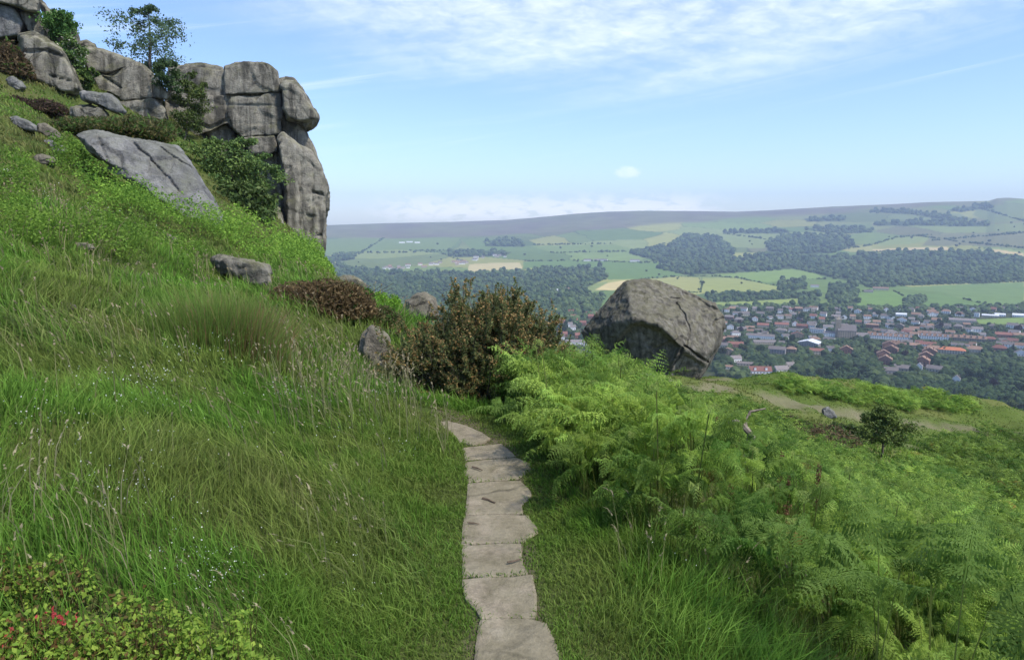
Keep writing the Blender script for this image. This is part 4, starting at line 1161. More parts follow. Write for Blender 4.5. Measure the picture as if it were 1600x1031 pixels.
# heather: dark brown wiry cushions
HV = .95
def heather(label, px_, py_, d, w, h, nl=5000, col=((.07, .045, .025), (.15, .10, .05)), grp=None, greens=.15, name='heather_bush', at=False):
    c0 = on_ground(px_, d)
    if at: c0 = P(float(px_), float(py_), np.float64(d))
    elif py_ > 330:
        c0 = near_hit(px_, py_, 3, 60); k_ = float(proj(c0)[2]) / d; d *= k_; w *= k_; h *= k_
    b_ = Bag(); r = np.random.default_rng(int(px_ * 7 + py_))
    lob = [(r.uniform(-.75, .75) * w / 2, r.uniform(-.6, .6) * w / 2, r.uniform(.3, .5) * w, r.uniform(.6, 1.0) * h) for _ in range(7)]
    n = nl // 7
    for lx, ly, lr, lh in lob:
        u = r.normal(size=(n, 3)); u /= np.linalg.norm(u, axis=1)[:, None]; u[:, 2] = np.abs(u[:, 2])
        rad = r.uniform(.45, 1.08, n) ** .5
        p = np.stack([lx + u[:, 0] * lr * rad, ly + u[:, 1] * lr * rad, u[:, 2] * lh * rad - .05 * h], -1)
        cc = mixv(col[0], col[1], r.uniform(0, 1, n)) * r.uniform(.9, 1.6, (n, 1)) * [1., 1.05, .9]
        gsel = r.uniform(0, 1, n) < greens
        cc[gsel] = np.array((.06, .11, .02)) * r.uniform(.7, 1.4, (gsel.sum(), 1))
        leaf_quads(b_, p, r.uniform(.6, 1.4, n) * .0023 * d, cc, 3.2, u * .3 + np.array([0, 0, .2]), 1.0, r)
        for q in range(14):
            e = r.normal(size=3) * [lr, lr, 0] * .6
            tube(b_, [(lx * .5, ly * .5, -.05), (lx + e[0], ly + e[1], lh * .85)], [.0006 * d, .0003 * d], (.07, .05, .035), 3)
    o = b_.obj(name, LEAF); o.location = c0
    return tag(o, label, 'heather', grp)
heather('big dark brown heather bush hanging over the edge of the bank', 512, 486, 14.5, 1.8, .75, 20000, greens=.05)
heather('olive brown heather between the big brown heather and the gorse', 592, 512, 12.5, .9, .42, 5000, ((.06, .06, .025), (.14, .11, .05)), greens=.35)
heather('dark heather under the leaning outcrop', 58, 140, 38, 1.9, .8, 4000, ((.05, .035, .025), (.10, .06, .05)), greens=.1)
heather('brown heather hanging from the leaning outcrop at its top left', 10, 70, 41, 2.2, 2.2, 5000, ((.06, .04, .025), (.12, .08, .045)), greens=.15)
heather('low dark heather cushion above the jutting wedge boulder', 125, 156, 36.5, 2.0, .8, 2500, ((.04, .035, .02), (.09, .08, .03)), greens=.3)
heather('long olive heather fringe along the top of the smooth pale slab', 178, 208, 33.6, 4.4, .8, 6000, ((.05, .05, .02), (.13, .11, .045)), greens=.4, at=True)
heather('heather tuft between the stepped crag and the smooth pale slab', 232, 219, 34.2, 2.4, .5, 3000, ((.07, .06, .025), (.16, .13, .05)), greens=.4, at=True)
heather('patch of dead brown gorse twigs among the ferns left of the small round tree', 1266, 700, 22.5, 2.5, .62, 5000, ((.07, .05, .03), (.15, .105, .055)), greens=.15, name='dead_gorse')
heather('small dark twiggy tuft among the ferns, uphill of the dead gorse', 1236, 668, 27, 1.7, .55, 2500, ((.06, .05, .03), (.12, .09, .05)), greens=.35, name='dead_gorse')
heather('dull green low bush beside the turf track left of the small round tree', 1310, 682, 29, 1.2, .55, 2000, ((.035, .05, .02), (.07, .09, .03)), greens=.5, name='low_bush')

# bright bilberry clump by the gorse
def leafy_clump(name, label, cat, px_, d, w, h, nl, leaf, cols, seed, z0=0.):
    r = np.random.default_rng(seed); b_ = Bag(); c0 = on_ground(px_, d); c0[2] += z0
    for q in range(9):
        lx, ly = r.uniform(-.5, .5) * w * .75, r.uniform(-.4, .4) * w * .7
        lr, lh = r.uniform(.22, .36) * w, r.uniform(.55, 1.0) * h
        n = nl // 9
        u = r.normal(size=(n, 3)); u /= np.linalg.norm(u, axis=1)[:, None]; u[:, 2] = np.abs(u[:, 2])
        rad = r.uniform(.3, 1.05, n) ** .45
        cc = mixv(cols[0], cols[1], np.clip(r.uniform(0, 1, n), 0, 1)) * r.uniform(.75, 1.25, (n, 1))
        leaf_quads(b_, np.stack([lx + u[:, 0] * lr * rad, ly + u[:, 1] * lr * rad, u[:, 2] * lh * rad], -1), leaf * r.uniform(.7, 1.3, n), cc, 1.6, u * .6 + np.array([0, 0, .4]), .9, r)
        tube(b_, [(lx * .3, ly * .3, -.05), (lx, ly, lh * .8)], [.012 * h, .005 * h], (.08, .06, .03), 4)
    o = b_.obj(name, LEAF); o.location = c0
    return tag(o, label, cat)
leafy_clump('bilberry_clump', 'small vivid green bilberry clump tucked beside the gorse', 'bush', 604, 12.0, .5, .34, 2200, .035, ((.12, .25, .02), (.2, .36, .03)), 61)
leafy_clump('bilberry_clump', 'dark green bilberry clump under the olive brown heather', 'bush', 560, 11.2, .5, .3, 1800, .03, ((.05, .13, .02), (.09, .2, .03)), 62)

# rushes: one tall clump on the bank
rb = Bag()
for px_, py_, n_, w_, h_, brown in ((330, 545, 1700, .42, .60, .06), (385, 556, 1100, .34, .60, .35), (420, 540, 600, .3, .5, .55), (280, 520, 600, .34, .42, .05)):
    c0 = near_hit(px_, py_)
    x = rng.normal(c0[0], w_ * .5, n_); y = rng.normal(c0[1], w_ * .45, n_); z = H(x, y)
    h = h_ * rng.uniform(.45, 1.15, n_)
    off = np.stack([x - c0[0], y - c0[1], 0 * x], -1)
    L = off * .55 + rng.normal(0, .07, (n_, 3)) * [1, 1, 0] + np.array([.05, 0, 0])
    isb = rng.uniform(0, 1, n_) < brown
    ct = np.where(isb[:, None], (.28, .18, .08), (.17, .26, .045)) * rng.uniform(.7, 1.3, (n_, 1))
    blades(np.stack([x, y, z - .02], -1), h, rng.uniform(.004, .008, n_), L, ct * .6, ct, rb)
o = rb.obj('rush_clump', LEAF)
tag(o, 'tall tuft of green and rust-tipped rushes standing out of the bank', 'rushes')

def keep_tree(x, y):
    q = proj(np.stack([x, y, H(x, y) + .25], -1))
    return (np.abs(q[0] - 1378) < 26) & (q[1] > 668) & (q[1] < 735) & (y > 14)
# ---------------------------------------------------------------- bracken
def fern_template(lod):
    """flat frond along +x, one unit long: x, y and a droop weight"""
    v, f = [], []
    npair = (19, 11, 8)[lod]
    sp = np.linspace(.02, .97, npair)
    # the midrib
    for k in range(5):
        s = k / 4.; v += [(s, -.006 * (1 - s) - .001, 0), (s, .006 * (1 - s) + .001, 0)]
    for k in range(4): f.append((2 * k, 2 * k + 1, 2 * k + 3, 2 * k + 2))
    for i, s in enumerate(sp):
        ln = .40 * (1 - s) ** .85 * (.82 + .3 * math.sin(min(1, s * 5) * 1.57)) + .015
        for sg in (-1, 1):
            a = math.radians(68 - 14 * s); dx, dy = math.cos(a), math.sin(a) * sg
            if lod == 0:
                m = 12
                tt = np.linspace(.06, .95, m); gap = ln / m
                for t in tt:
                    pl = max(.008, .15 * ln * (1 - t) ** .8 * (.6 + .8 * min(1, t * 6)) * .9)
                    cx, cy = s + dx * ln * t, dy * ln * t
                    for sg2 in (-1, 1):
                        b0 = a + sg2 * 1.18 if sg > 0 else -a + sg2 * 1.18
                        ex, ey = math.cos(b0), math.sin(b0)
                        hx, hy = dx * gap * .33, dy * gap * .33
                        k = len(v)
                        v += [(cx - hx, cy - hy, t), (cx + ex * pl * .6 - hx * .75, cy + ey * pl * .6 - hy * .75, t), (cx + ex * pl, cy + ey * pl, t), (cx + ex * pl * .55 + hx * .8, cy + ey * pl * .55 + hy * .8, t), (cx + hx, cy + hy, t)]
                        f.append((k, k + 1, k + 2, k + 3)); f.append((k, k + 3, k + 4, k + 4))
            elif lod == 1:
                m = 6; gap = ln / m
                for t in np.linspace(.08, .93, m):
                    pl = max(.01, .20 * ln * (1 - t) ** .7)
                    cx, cy = s + dx * ln * t, dy * ln * t
                    for sg2 in (-1, 1):
                        b0 = (a if sg > 0 else -a) + sg2 * 1.15
                        k = len(v)
                        v += [(cx - dx * gap * .36, cy - dy * gap * .36, t), (cx + math.cos(b0) * pl, cy + math.sin(b0) * pl, t), (cx + dx * gap * .36, cy + dy * gap * .36, t)]
                        f.append((k, k + 1, k + 2, k + 2))
            else:
                k = len(v); pw = .10 * ln + .006
                nx, ny = -math.sin(a), math.cos(a) * sg
                v += [(s, 0, 0), (s + dx * ln * .35 + nx * pw, dy * ln * .35 + ny * pw * sg, .35), (s + dx * ln, dy * ln, 1.), (s + dx * ln * .35 - nx * pw, dy * ln * .35 - ny * pw * sg, .35)]
                f.append((k, k + 1, k + 2, k + 3))
    q = [t for t in f if t[2] != t[3]]; t3 = [t[:3] for t in f if t[2] == t[3]]
    return np.array(v, float), np.array(q, int), np.array(t3, int).reshape(-1, 3)
FT = [fern_template(k) for k in range(3)]

def fronds(bag, base, azm, stem, length, rise, curl, width, cols, lod, r=rng, stalk=True, tipcol=(.28, .40, .085)):
    """fern fronds: an upright stipe that arches over into a blade"""
    T, fq, ft = FT[lod]
    n = len(base); V = len(T)
    o = np.stack([np.cos(azm), np.sin(azm), 0 * azm], -1)
    side = np.stack([-np.sin(azm), np.cos(azm), 0 * azm], -1)
    # blade direction turns from steep to drooping
    s = T[:, 0]
    th0 = rise[:, None]; th = th0 - curl[:, None] * s[None]                       # angle above horizontal along the rachis
    g = np.linspace(0, 1.02, 24)
    thg = rise[:, None] - curl[:, None] * g[None]
    cx = np.concatenate([np.zeros((n, 1)), np.cumsum(np.cos(thg)[:, :-1], 1)], 1) * (g[1] - g[0]); cz = np.concatenate([np.zeros((n, 1)), np.cumsum(np.sin(thg)[:, :-1], 1)], 1) * (g[1] - g[0])
    k = np.clip(s / g[1], 0, 22); ki = k.astype(int); kf = k - ki
    X = cx[:, ki] * (1 - kf) + cx[:, ki + 1] * kf; Z = cz[:, ki] * (1 - kf) + cz[:, ki + 1] * kf
    L = length[:, None]
    lean0 = stem * .12
    foot = base.copy()
    top = base + o * lean0[:, None]; top[:, 2] += stem
    roll = r.normal(0, .38, n)
    nrm_x = -np.sin(th); nrm_z = np.cos(th)
    ylat = T[None, :, 1] * width[:, None] * L
    pinna = np.round(T[:, 0] * 14).astype(int) + 20 * (T[:, 1] > 0)
    lift = r.normal(0, .30, (n, 60))[:, pinna] * np.abs(T[None, :, 1])
    drop = lift * L - .38 * np.abs(T[None, :, 1]) * T[None, :, 2] * L + r.normal(0, .012, (n, V)) * L * T[None, :, 2]
    px_ = X * L + nrm_x * (drop + ylat * np.sin(roll)[:, None]); pz_ = Z * L + nrm_z * (drop + ylat * np.sin(roll)[:, None])
    v = top[:, None] + o[:, None] * px_[..., None] + side[:, None] * (ylat * np.cos(roll)[:, None])[..., None]
    v[..., 2] += pz_
    tip = sstep(.55, 1.0, s + .35 * np.abs(T[:, 1]))
    c = cols[:, None] * (1 - .6 * tip[None, :, None]) + np.asarray(tipcol)[None, None] * (.6 * tip[None, :, None]) * (cols.mean(1) / .12)[:, None, None]
    off = np.arange(n)[:, None, None] * V
    fs = []
    bag.add(v.reshape(-1, 3), (fq[None] + off).reshape(-1, 4), c.reshape(-1, 3))
    if len(ft): bag.more((ft[None] + off).reshape(-1, 3))
    if stalk:
        w = .0035 + .0006 * np.hypot(base[:, 0], base[:, 1])
        ss = side * w[:, None]; oo = o * w[:, None]
        mid = base + o * (lean0 * .25)[:, None]; mid[:, 2] += stem * .55
        sv = np.stack([foot - ss, foot + ss, mid + ss * .8, mid - ss * .8, top + ss * .6, top - ss * .6], 1).reshape(-1, 3)
        sc_ = np.repeat(np.array([[.12, .15, .03]]) * r.uniform(.7, 1.4, (n, 1)), 6, 0)
        kk = np.arange(n)[:, None] * 6
        bag.add(sv, np.concatenate([kk + np.array([[0, 1, 2, 3]]), kk + np.array([[3, 2, 4, 5]])]), sc_)

def fern_cols(x, y, r=rng):
    n = len(x)
    t = np.clip(.5 + .8 * n2(x, y, 1.2, 71) + r.normal(0, .28, n), 0, 1)
    return mixv((.08, .175, .02), (.28, .395, .05), t) * r.uniform(.6, 1.2, (n, 1)) * np.where(r.uniform(0, 1, (n, 1)) < .008, [[1.4, .7, 1.1]], [[1., 1., 1.]])

def bracken(bag, x, y, lod, hs, ls, keep=1.0, r=rng):
    z = H(x, y); n = len(x)
    edge = sstep(0, .9, x - .4 - np.maximum(0, 4 - y) * .9)
    stem = hs * 1.18 * r.uniform(.5, 1.25, n) * (.55 + .45 * edge) * (1 + .3 * n2(x, y, 1.3, 72, 2))
    ln = ls * r.uniform(.65, 1.2, n)
    azm = r.uniform(0, 2 * np.pi, n); azm = np.where(r.uniform(0, 1, n) < .45, r.normal(3.6, .9, n), azm)
    fronds(bag, np.stack([x, y, z - .02], -1), azm, stem, ln, r.uniform(.45, 1.4, n), r.uniform(.8, 2.3, n), r.uniform(.6, .95, n), fern_cols(x, y, r), lod, r)
def fern_pts(n, y0, y1, r=rng, poly=FERNZ):
    g = np.array(poly)
    x = r.uniform(g[:, 0].min(), g[:, 0].max(), n * 6); y = r.uniform(max(y0, g[:, 1].min()), min(y1, g[:, 1].max()), n * 6)
    m = inpoly(x + .12 * n2(x, y, .6, 73), y + .12 * n2(x, y, .6, 74), g)
    pxx, _, dd = proj(np.stack([x, y, H(x, y) + .4], -1)); m &= (pxx > 500) & (pxx < 1760) & (dd > 1.2)
    for a0, a1, d0, d1 in ((1194, 1242, 3.9, 6.6), (1252, 1298, 4.2, 6.2), (1094, 1138, 4.6, 7.8), (1118, 1156, 3.0, 4.4), (1110, 1200, 6.8, 9.8)):
        m &= ~((pxx > a0) & (pxx < a1) & (dd > d0) & (dd < d1))      # thin where docks and the dead branch stand clear
    x, y = x[m], y[m]
    return x[:n], y[:n]
fb = Bag()
x, y = fern_pts(760, 2.2, 5.4); bracken(fb, x, y, 0, .46, .38)
x, y = fern_pts(1250, 5.4, 8.6); bracken(fb, x, y, 1, .50, .40)
x = rng.uniform(-.1, 1.05, 420); y = rng.uniform(5.8, 8.6, 420); m = (x > .34 - (y - 5.2) * .16)
bracken(fb, x[m], y[m], 1, .60, .40)
x = rng.uniform(.0, .9, 420); y = rng.uniform(4.4, 7.6, 420); m = (x > .30 - (y - 5.2) * .16)
bracken(fb, x[m], y[m], 1, .55, .36)
x, y = fern_pts(260, 2.6, 9); n = len(x)       # young fronds still uncurling, upright and pale
fronds(fb, np.stack([x, y, H(x, y)], -1), rng.uniform(0, 6.28, n), rng.uniform(.45, .85, n), rng.uniform(.12, .2, n), rng.uniform(1.2, 1.5, n), rng.uniform(3.0, 4.6, n), rng.uniform(.4, .6, n), np.broadcast_to([.26, .33, .07], (n, 3)) * rng.uniform(.8, 1.2, (n, 1)), 1)
tag(fb.obj('bracken', FERN), kind='stuff')
fb = Bag()
x, y = fern_pts(4200, 8.6, 13); bracken(fb, x, y, 1, .45, .42)
x, y = fern_pts(8000, 13, 21); m = ~keep_tree(x, y); x, y = x[m], y[m]; bracken(fb, x, y, 2, .36, .44)
tag(fb.obj('bracken_slope', FERN), kind='stuff')
# lower bracken on the plateau: the patch below the small tree, the fringe along the edge
fb = Bag()
def px_region(poly, n, rmin=14, rmax=60, r=rng):
    g = np.array([near_hit(a, b_, rmin, rmax)[:2] for a, b_ in poly])
    (x0, y0), (x1, y1) = g.min(0), g.max(0)
    x = r.uniform(x0, x1, n * 5); y = r.uniform(y0, y1, n * 5)
    m = inpoly(x + .7 * n2(x, y, 2.5, 75), y + .7 * n2(x, y, 2.5, 76), g)
    return x[m][:n], y[m][:n]
for poly, n_, hs, ls, dark in (
        ([(1450, 705), (1500, 688), (1600, 686), (1700, 690), (1700, 800), (1600, 790), (1540, 770), (1480, 742), (1450, 722)], 2600, .42, .62, .8),
        ([(1170, 598), (1260, 604), (1300, 606), (1420, 620), (1520, 638), (1525, 645), (1420, 641), (1300, 630), (1240, 616)], 2200, .30, .6, 1.15),
        ([(1040, 612), (1130, 625), (1210, 650), (1300, 690), (1350, 700), (1260, 720), (1130, 690), (1040, 650)], 2200, .36, .6, .9),
        ([(1290, 700), (1440, 720), (1500, 760), (1600, 800), (1600, 850), (1420, 790), (1290, 740)], 2000, .34, .55, 1.1),
        ([(880, 560), (960, 575), (1040, 610), (1040, 660), (940, 640), (880, 610)], 1500, .45, .6, 1.0)):
    x, y = px_region(poly, n_, 9)
    z = H(x, y); n = len(x)
    cov = n2(x, y, 2.2, 77); m = (cov > -.35) & ~keep_tree(x, y)
    x, y, z, cov = x[m], y[m], z[m], cov[m]; n = len(x)
    fronds(fb, np.stack([x, y, z - .02], -1), rng.uniform(0, 6.28, n), hs * rng.uniform(.5, 1.2, n) * (1 + .5 * cov), ls * rng.uniform(.7, 1.2, n), rng.uniform(.2, .9, n), rng.uniform(.5, 1.4, n),
           rng.uniform(.7, 1.1, n), fern_cols(x, y) * dark, 2, rng, False)
tag(fb.obj('bracken_patches', FERN), kind='stuff')

# fern plants that stand out from the mass
def fern_plant(label, px_, py_, d, specs):
    t = thing('fern_plant', label, 'fern')
    c0 = np.array(P(float(px_), float(py_), np.float64(d)))                # the point its fronds spring from
    g0 = np.array([c0[0], c0[1], float(H(np.array([c0[0]]), np.array([c0[1]]))[0])])
    t.location = g0
    r = np.random.default_rng(int(px_))
    for az, ln, rise, curl, wd in specs:
        b_ = Bag()
        fronds(b_, np.zeros((1, 3)) - [[0, 0, .03]], np.array([az]), np.array([c0[2] - g0[2] + .03]), np.array([ln]), np.array([rise]), np.array([curl]), np.array([wd]),
               np.array([[.12, .205, .03]]) * r.uniform(.85, 1.25), 0, r)
        b_.obj('frond', FERN, t)
    return t
fern_plant('large spreading fern with broad pale fronds in front of the near bracken', 1385, 885, 2.75, [(2.6, .50, .55, .9, 1.0), (.4, .55, .6, 1.1, 1.05), (1.4, .45, .8, .9, 1.), (-.5, .45, .4, .9, 1.), (3.6, .42, .35, .8, 1.)])
fern_plant('fern with two arching fronds reaching over the grass at the left of the near bracken', 1150, 835, 3.5, [(-.45, .55, .45, 1.0, 1.0), (2.7, .42, .5, 1.1, .95), (.9, .4, .9, 1.2, .9)])
fern_plant('dark green fern with drooping fronds in the corner nearest the viewer', 1500, 930, 2.35, [(-1.2, .42, .3, 1.0, 1.0), (-.3, .45, .45, 1.0, 1.), (2.9, .36, .4, .9, 1.), (.9, .42, .8, 1.0, 1.)])
fern_plant('single fern leaning out over the path edge below the gorse', 838, 640, 6.2, [(3.3, .62, .35, .7, .9), (3.9, .55, .55, .9, .9), (2.2, .5, .8, 1.1, .9)])

# rusty dock spikes among the ferns
for label, px_, py_, d, hh in (('tallest rusty red dock spike standing among the ferns', 1217, 745, 6.2, .42), ('rusty red dock spike just right of the tallest dock spike', 1228, 778, 5.4, .34), ('broad rusty dock spike right of the other docks in the ferns', 1275, 762, 5.8, .38), ('faint rusty dock spike farthest left in the ferns', 1116, 682, 7.4, .4), ('small crimson-tipped dock stalk in the near ferns', 1136, 790, 4.2, .24)):
    tp = np.array(P(float(px_), float(py_), np.float64(d))); gz = float(H(tp[:1], tp[1:2])[0])
    r = np.random.default_rng(int(px_)); b_ = Bag()
    tube(b_, [(0, 0, 0), (.01, 0, (tp[2] - gz) * .6), (.02, .01, tp[2] - gz + hh * .35)], [.006, .005, .003], (.16, .08, .04), 5)
    n = 170; k = r.uniform(0, 1, n); zc = tp[2] - gz + hh * (k - .45)
    rad = .035 * (1 - .7 * k) * r.uniform(.3, 1, n) + .004; an = r.uniform(0, 6.28, n)
    leaf_quads(b_, np.stack([.015 + rad * np.cos(an), rad * np.sin(an), zc], -1), r.uniform(.010, .018, n), np.array([[.17, .095, .045]]) * r.uniform(.6, 1.4, (n, 1)), 1.3, None, 1, r)
    o = b_.obj('dock_plant', LEAF); o.location = (tp[0], tp[1], gz); tag(o, label, 'dock plant')

# fallen branch in the ferns
b_ = Bag(); pa = P(np.array([1134., 1150, 1163, 1172, 1180]), np.array([662., 660, 667, 677, 686]), np.array([9.3, 9.2, 9.1, 9.0, 8.9])); o_ = pa.mean(0)
tube(b_, pa - o_, [.03, .042, .046, .036, .025], (.16, .13, .10), 7)
tube(b_, np.array([pa[2], pa[2] + [.1, .1, .18], pa[2] + [.3, .1, .22]]) - o_, [.03, .02, .01], (.2, .17, .13), 5)
tube(b_, np.array([pa[3], pa[3] + [-.05, 0, -.4]]) - o_, [.04, .03], (.12, .1, .08), 5)
o = b_.obj('fallen_branch', flat_mat('weathered_wood', (.2, .165, .125), .9, .5, 12)); o.location = o_
tag(o, 'grey dead branch lying on top of the ferns below the huge boulder', 'branch')

# ---------------------------------------------------------------- gorse
def gorse():
    r = np.random.default_rng(88)
    t = thing('gorse_bush', 'large spiky gorse bush with faded orange-brown flowers at the end of the path', 'gorse bush')
    base = on_ground(752, 8.1); t.location = base
    st = Bag(); lf = Bag(); fl = Bag()
    # outline of the bush in its own metres: bearing fan of main stems, each ends in upright shoots
    tops = [(622, 512), (640, 520), (660, 505), (682, 488), (700, 452), (712, 440), (722, 470), (735, 500), (745, 478), (757, 458), (772, 468), (782, 462), (796, 470), (806, 456), (815, 480), (825, 464), (832, 478), (845, 480), (858, 498), (868, 492), (876, 510), (880, 528)]
    tops = [P(float(a), float(b_), np.float64(8.1)) - base for a, b_ in tops]
    ends = []
    for k in range(640):
        q = tops[r.integers(0, len(tops))]
        f = r.uniform(.12, 1.0) ** .75
        e = np.array([q[0] * r.uniform(.55, 1.08), r.normal(0, .42) * (1.1 - .35 * f), q[2] * f])
        if k < len(tops): e = np.array(tops[k]) * 1.0; e[1] = r.normal(0, .25)
        if e[2] < .12: e[2] = .12 + r.uniform(0, .2)
        ends.append(e)
    # low skirts
    for k in range(150):
        a = r.uniform(0, 6.28); ends.append(np.array([-.15 + 1.02 * math.cos(a) * r.uniform(.5, 1), .55 * math.sin(a), r.uniform(.05, .6)]))
    for e in ends:
        b0 = np.array([e[0] * .35 + r.normal(0, .1), e[1] * .3, -.05])
        m = (b0 + e) / 2 + r.normal(0, .06, 3); m[2] += .04
        tube(st, [b0, m, e], [.011, .008, .003], (.10, .085, .06), 4)
        ax = e - m; ax /= np.linalg.norm(ax) + 1e-9
        # shoots that leave the branch end, clothed in spines and spent flower
        for q in range(7):
            d = ax * .7 + r.normal(0, .55, 3) + np.array([0, 0, .45]); d /= np.linalg.norm(d)
            s0 = m + (e - m) * r.uniform(.2, 1.0); ln = r.uniform(.08, .24)
            n = 54
            kk = r.uniform(0, 1, n)
            p = s0 + d * (kk * ln)[:, None] + r.normal(0, .014, (n, 3)) * (1.15 - kk)[:, None]
            out_ = r.normal(size=(n, 3)) + d * .9
            isf = r.uniform(0, 1, n) < (.46 if r.uniform() < .62 else .06) * (kk > .15)
            gcl = mixv((.075, .10, .032), (.18, .20, .07), r.uniform(0, 1, n)) * r.uniform(.7, 1.3, (n, 1))
            leaf_quads(lf, p[~isf], r.uniform(.008, .015, n)[~isf], gcl[~isf], 3.8, out_[~isf], .5, r)
            fc = mixv((.28, .16, .055), (.52, .35, .14), r.uniform(0, 1, n)) * r.uniform(.7, 1.25, (n, 1))
            leaf_quads(fl, p[isf] + r.normal(0, .006, (isf.sum(), 3)), r.uniform(.013, .022, n)[isf], fc[isf], 1.3, None, 1., r)
    # heavy old limbs low down
    for xx, yy in ((.15, -.35), (-.25, -.3), (.05, -.1)):
        tube(st, [(xx * .3, yy * .5, -.1), (xx, yy, .25), (xx + .28, yy - .05, .55)], [.03, .022, .012], (.17, .14, .10), 6)
    st.obj('stem', STEM, t); lf.obj('foliage', LEAF, t); fl.obj('faded_flower', LEAF, t)
gorse()

# ---------------------------------------------------------------- trees and shrubs near the crags
def make_tree(name, label, cat, base, height, spread, seed, nlimb=9, nleaf=2600, leaf=.2, colA=(.04, .09, .02), colB=(.09, .16, .035), trunk=.12, first=.25, lean=(0, 0), droop=0., shape=1., multi=1, bark=(.12, .10, .08), cl=.35, white=0., el=1.6, parts=('trunk', 'crown')):
    r = np.random.default_rng(seed)
    t = thing(name, label, cat, base)
    tb, lb = Bag(), Bag()
    tips = []
    for m in range(multi):
        dx, dy = (lean[0] + (r.normal(0, .22) if multi > 1 else r.normal(0, .04))) * height, (lean[1] + (r.normal(0, .2) if multi > 1 else 0)) * height
        k = np.linspace(0, 1, 7)
        wob = np.cumsum(r.normal(0, .018, (7, 2)), 0) * height
        ax = np.stack([dx * k + wob[:, 0], dy * k + wob[:, 1], height * .95 * k], -1); ax[0] = (r.normal(0, .04) * (multi > 1), 0, -.15)
        tube(tb, ax, trunk * (1 - .85 * k) / math.sqrt(multi), bark, 7)
        for i in range(nlimb):
            s = first + (1 - first) * (i + r.uniform(0, .9)) / nlimb
            p0 = np.array([np.interp(s, k, ax[:, c]) for c in range(3)])
            an = i * 2.4 + r.uniform(-.5, .5)
            u = (s - first) / (1 - first + 1e-6)
            ln = spread * (.35 + .9 * math.sin(math.pi * min(.98, (u * .82 + .18) ** shape))) * r.uniform(.7, 1.15)
            up = ln * (r.uniform(.25, .7) - droop * .6)
            p2 = p0 + np.array([math.cos(an) * ln, math.sin(an) * ln, up])
            p1 = (p0 + p2) / 2 + np.array([0, 0, ln * .12]) + r.normal(0, .05 * ln, 3)
            tube(tb, [p0, p1, p2], [trunk * .32 * (1 - .6 * s), trunk * .2 * (1 - .6 * s), trunk * .05], bark, 5)
            for j in range(5):
                f = r.uniform(.35, 1.0)
                q0 = p0 * (1 - f) ** 2 + 2 * p1 * f * (1 - f) + p2 * f * f
                q1 = q0 + r.normal(0, .3 * ln, 3) * [1, 1, .7] - np.array([0, 0, droop * .45 * ln])
                tube(tb, [q0, q1], [trunk * .06, trunk * .02], bark, 3)
                tips.append((q0, q1, ln))
    per = max(6, nleaf // len(tips))
    for q0, q1, ln in tips:
        kk = r.uniform(.1, 1.15, per)[:, None]
        p = q0 + (q1 - q0) * kk + r.normal(0, cl * .32 * ln, (per, 3)) * [1, 1, .8]
        tone = r.uniform(0, 1)
        cc = mixv(colA, colB, np.clip(tone + r.normal(0, .25, per), 0, 1)) * r.uniform(.75, 1.25, (per, 1))
        if white:
            sel = r.uniform(0, 1, per) < white; cc[sel] = (.62, .62, .48)
        leaf_quads(lb, p, leaf * r.uniform(.6, 1.3, per), cc, el, np.array([0, 0, .35]), 1., r)
    tb.obj(parts[0], STEM, t); lb.obj(parts[1], WOODL, t)
    return t
def px_tree(name, label, cat, px_, py_base, py_top, d, spread_px, seed, **kw):
    base = np.array(P(float(px_), float(py_base), np.float64(d))); top = np.array(P(float(px_), float(py_top), np.float64(d)))
    return make_tree(name, label, cat, base, top[2] - base[2], spread_px / F * d, seed, **kw)
px_tree('birch_tree', 'feathery blue-green tree standing on the skyline behind the stepped crag', 'tree', 238, 118, 8, 52, 46, 101, nlimb=15, nleaf=5000, leaf=.11, colA=(.06, .105, .05), colB=(.13, .19, .09), trunk=.13, first=.12, droop=.45, shape=.75, cl=.34, el=1.8)
px_tree('rowan_shrub', 'pale green slender shrub growing up the gap left of the tall crag', 'shrub', 284, 232, 112, 47, 20, 102, nlimb=9, nleaf=4600, leaf=.11, colA=(.05, .10, .025), colB=(.11, .19, .045), trunk=.07, first=.2, multi=2, cl=.5)
px_tree('rowan_shrub', 'small dark green shrub at the foot of the feathery tree beside the tall crag', 'shrub', 266, 150, 98, 46, 17, 103, nlimb=7, nleaf=2800, leaf=.11, colA=(.035, .075, .025), colB=(.075, .125, .04), trunk=.05, first=.1, multi=2, cl=.5)
px_tree('willow_shrub', 'broad green shrub growing at the foot of the tall crag', 'shrub', 362, 348, 215, 45, 36, 104, nlimb=9, nleaf=11000, leaf=.115, colA=(.05, .115, .03), colB=(.15, .25, .06), trunk=.10, first=.08, multi=3, cl=.55, shape=.9)
px_tree('willow_shrub', 'second green shrub against the sheer buttress, right of the broad one', 'shrub', 404, 344, 236, 46, 24, 105, nlimb=8, nleaf=5600, leaf=.11, colA=(.055, .11, .03), colB=(.15, .22, .06), trunk=.08, first=.1, multi=2, cl=.55)
px_tree('willow_shrub', 'low dark shrub spilling over the lower end of the pale slab', 'shrub', 388, 352, 290, 43, 26, 109, nlimb=8, nleaf=5600, colB=(.10, .16, .045), trunk=.08, first=.05, multi=3, cl=.6)
px_tree('rowan_shrub', 'light green shrub high in the gully behind the leaning outcrop', 'shrub', 92, 66, 26, 44, 20, 106, nlimb=7, nleaf=3800, leaf=.11, colA=(.05, .10, .025), colB=(.12, .20, .04), trunk=.06, first=.1, multi=3, cl=.6)
px_tree('elder_bush', 'green bush with creamy flower heads in the gully beside the stepped crag', 'bush', 118, 112, 66, 44, 14, 107, nlimb=7, nleaf=3400, leaf=.11, colA=(.05, .10, .025), colB=(.13, .21, .045), trunk=.06, first=.05, multi=3, cl=.6, white=.10)
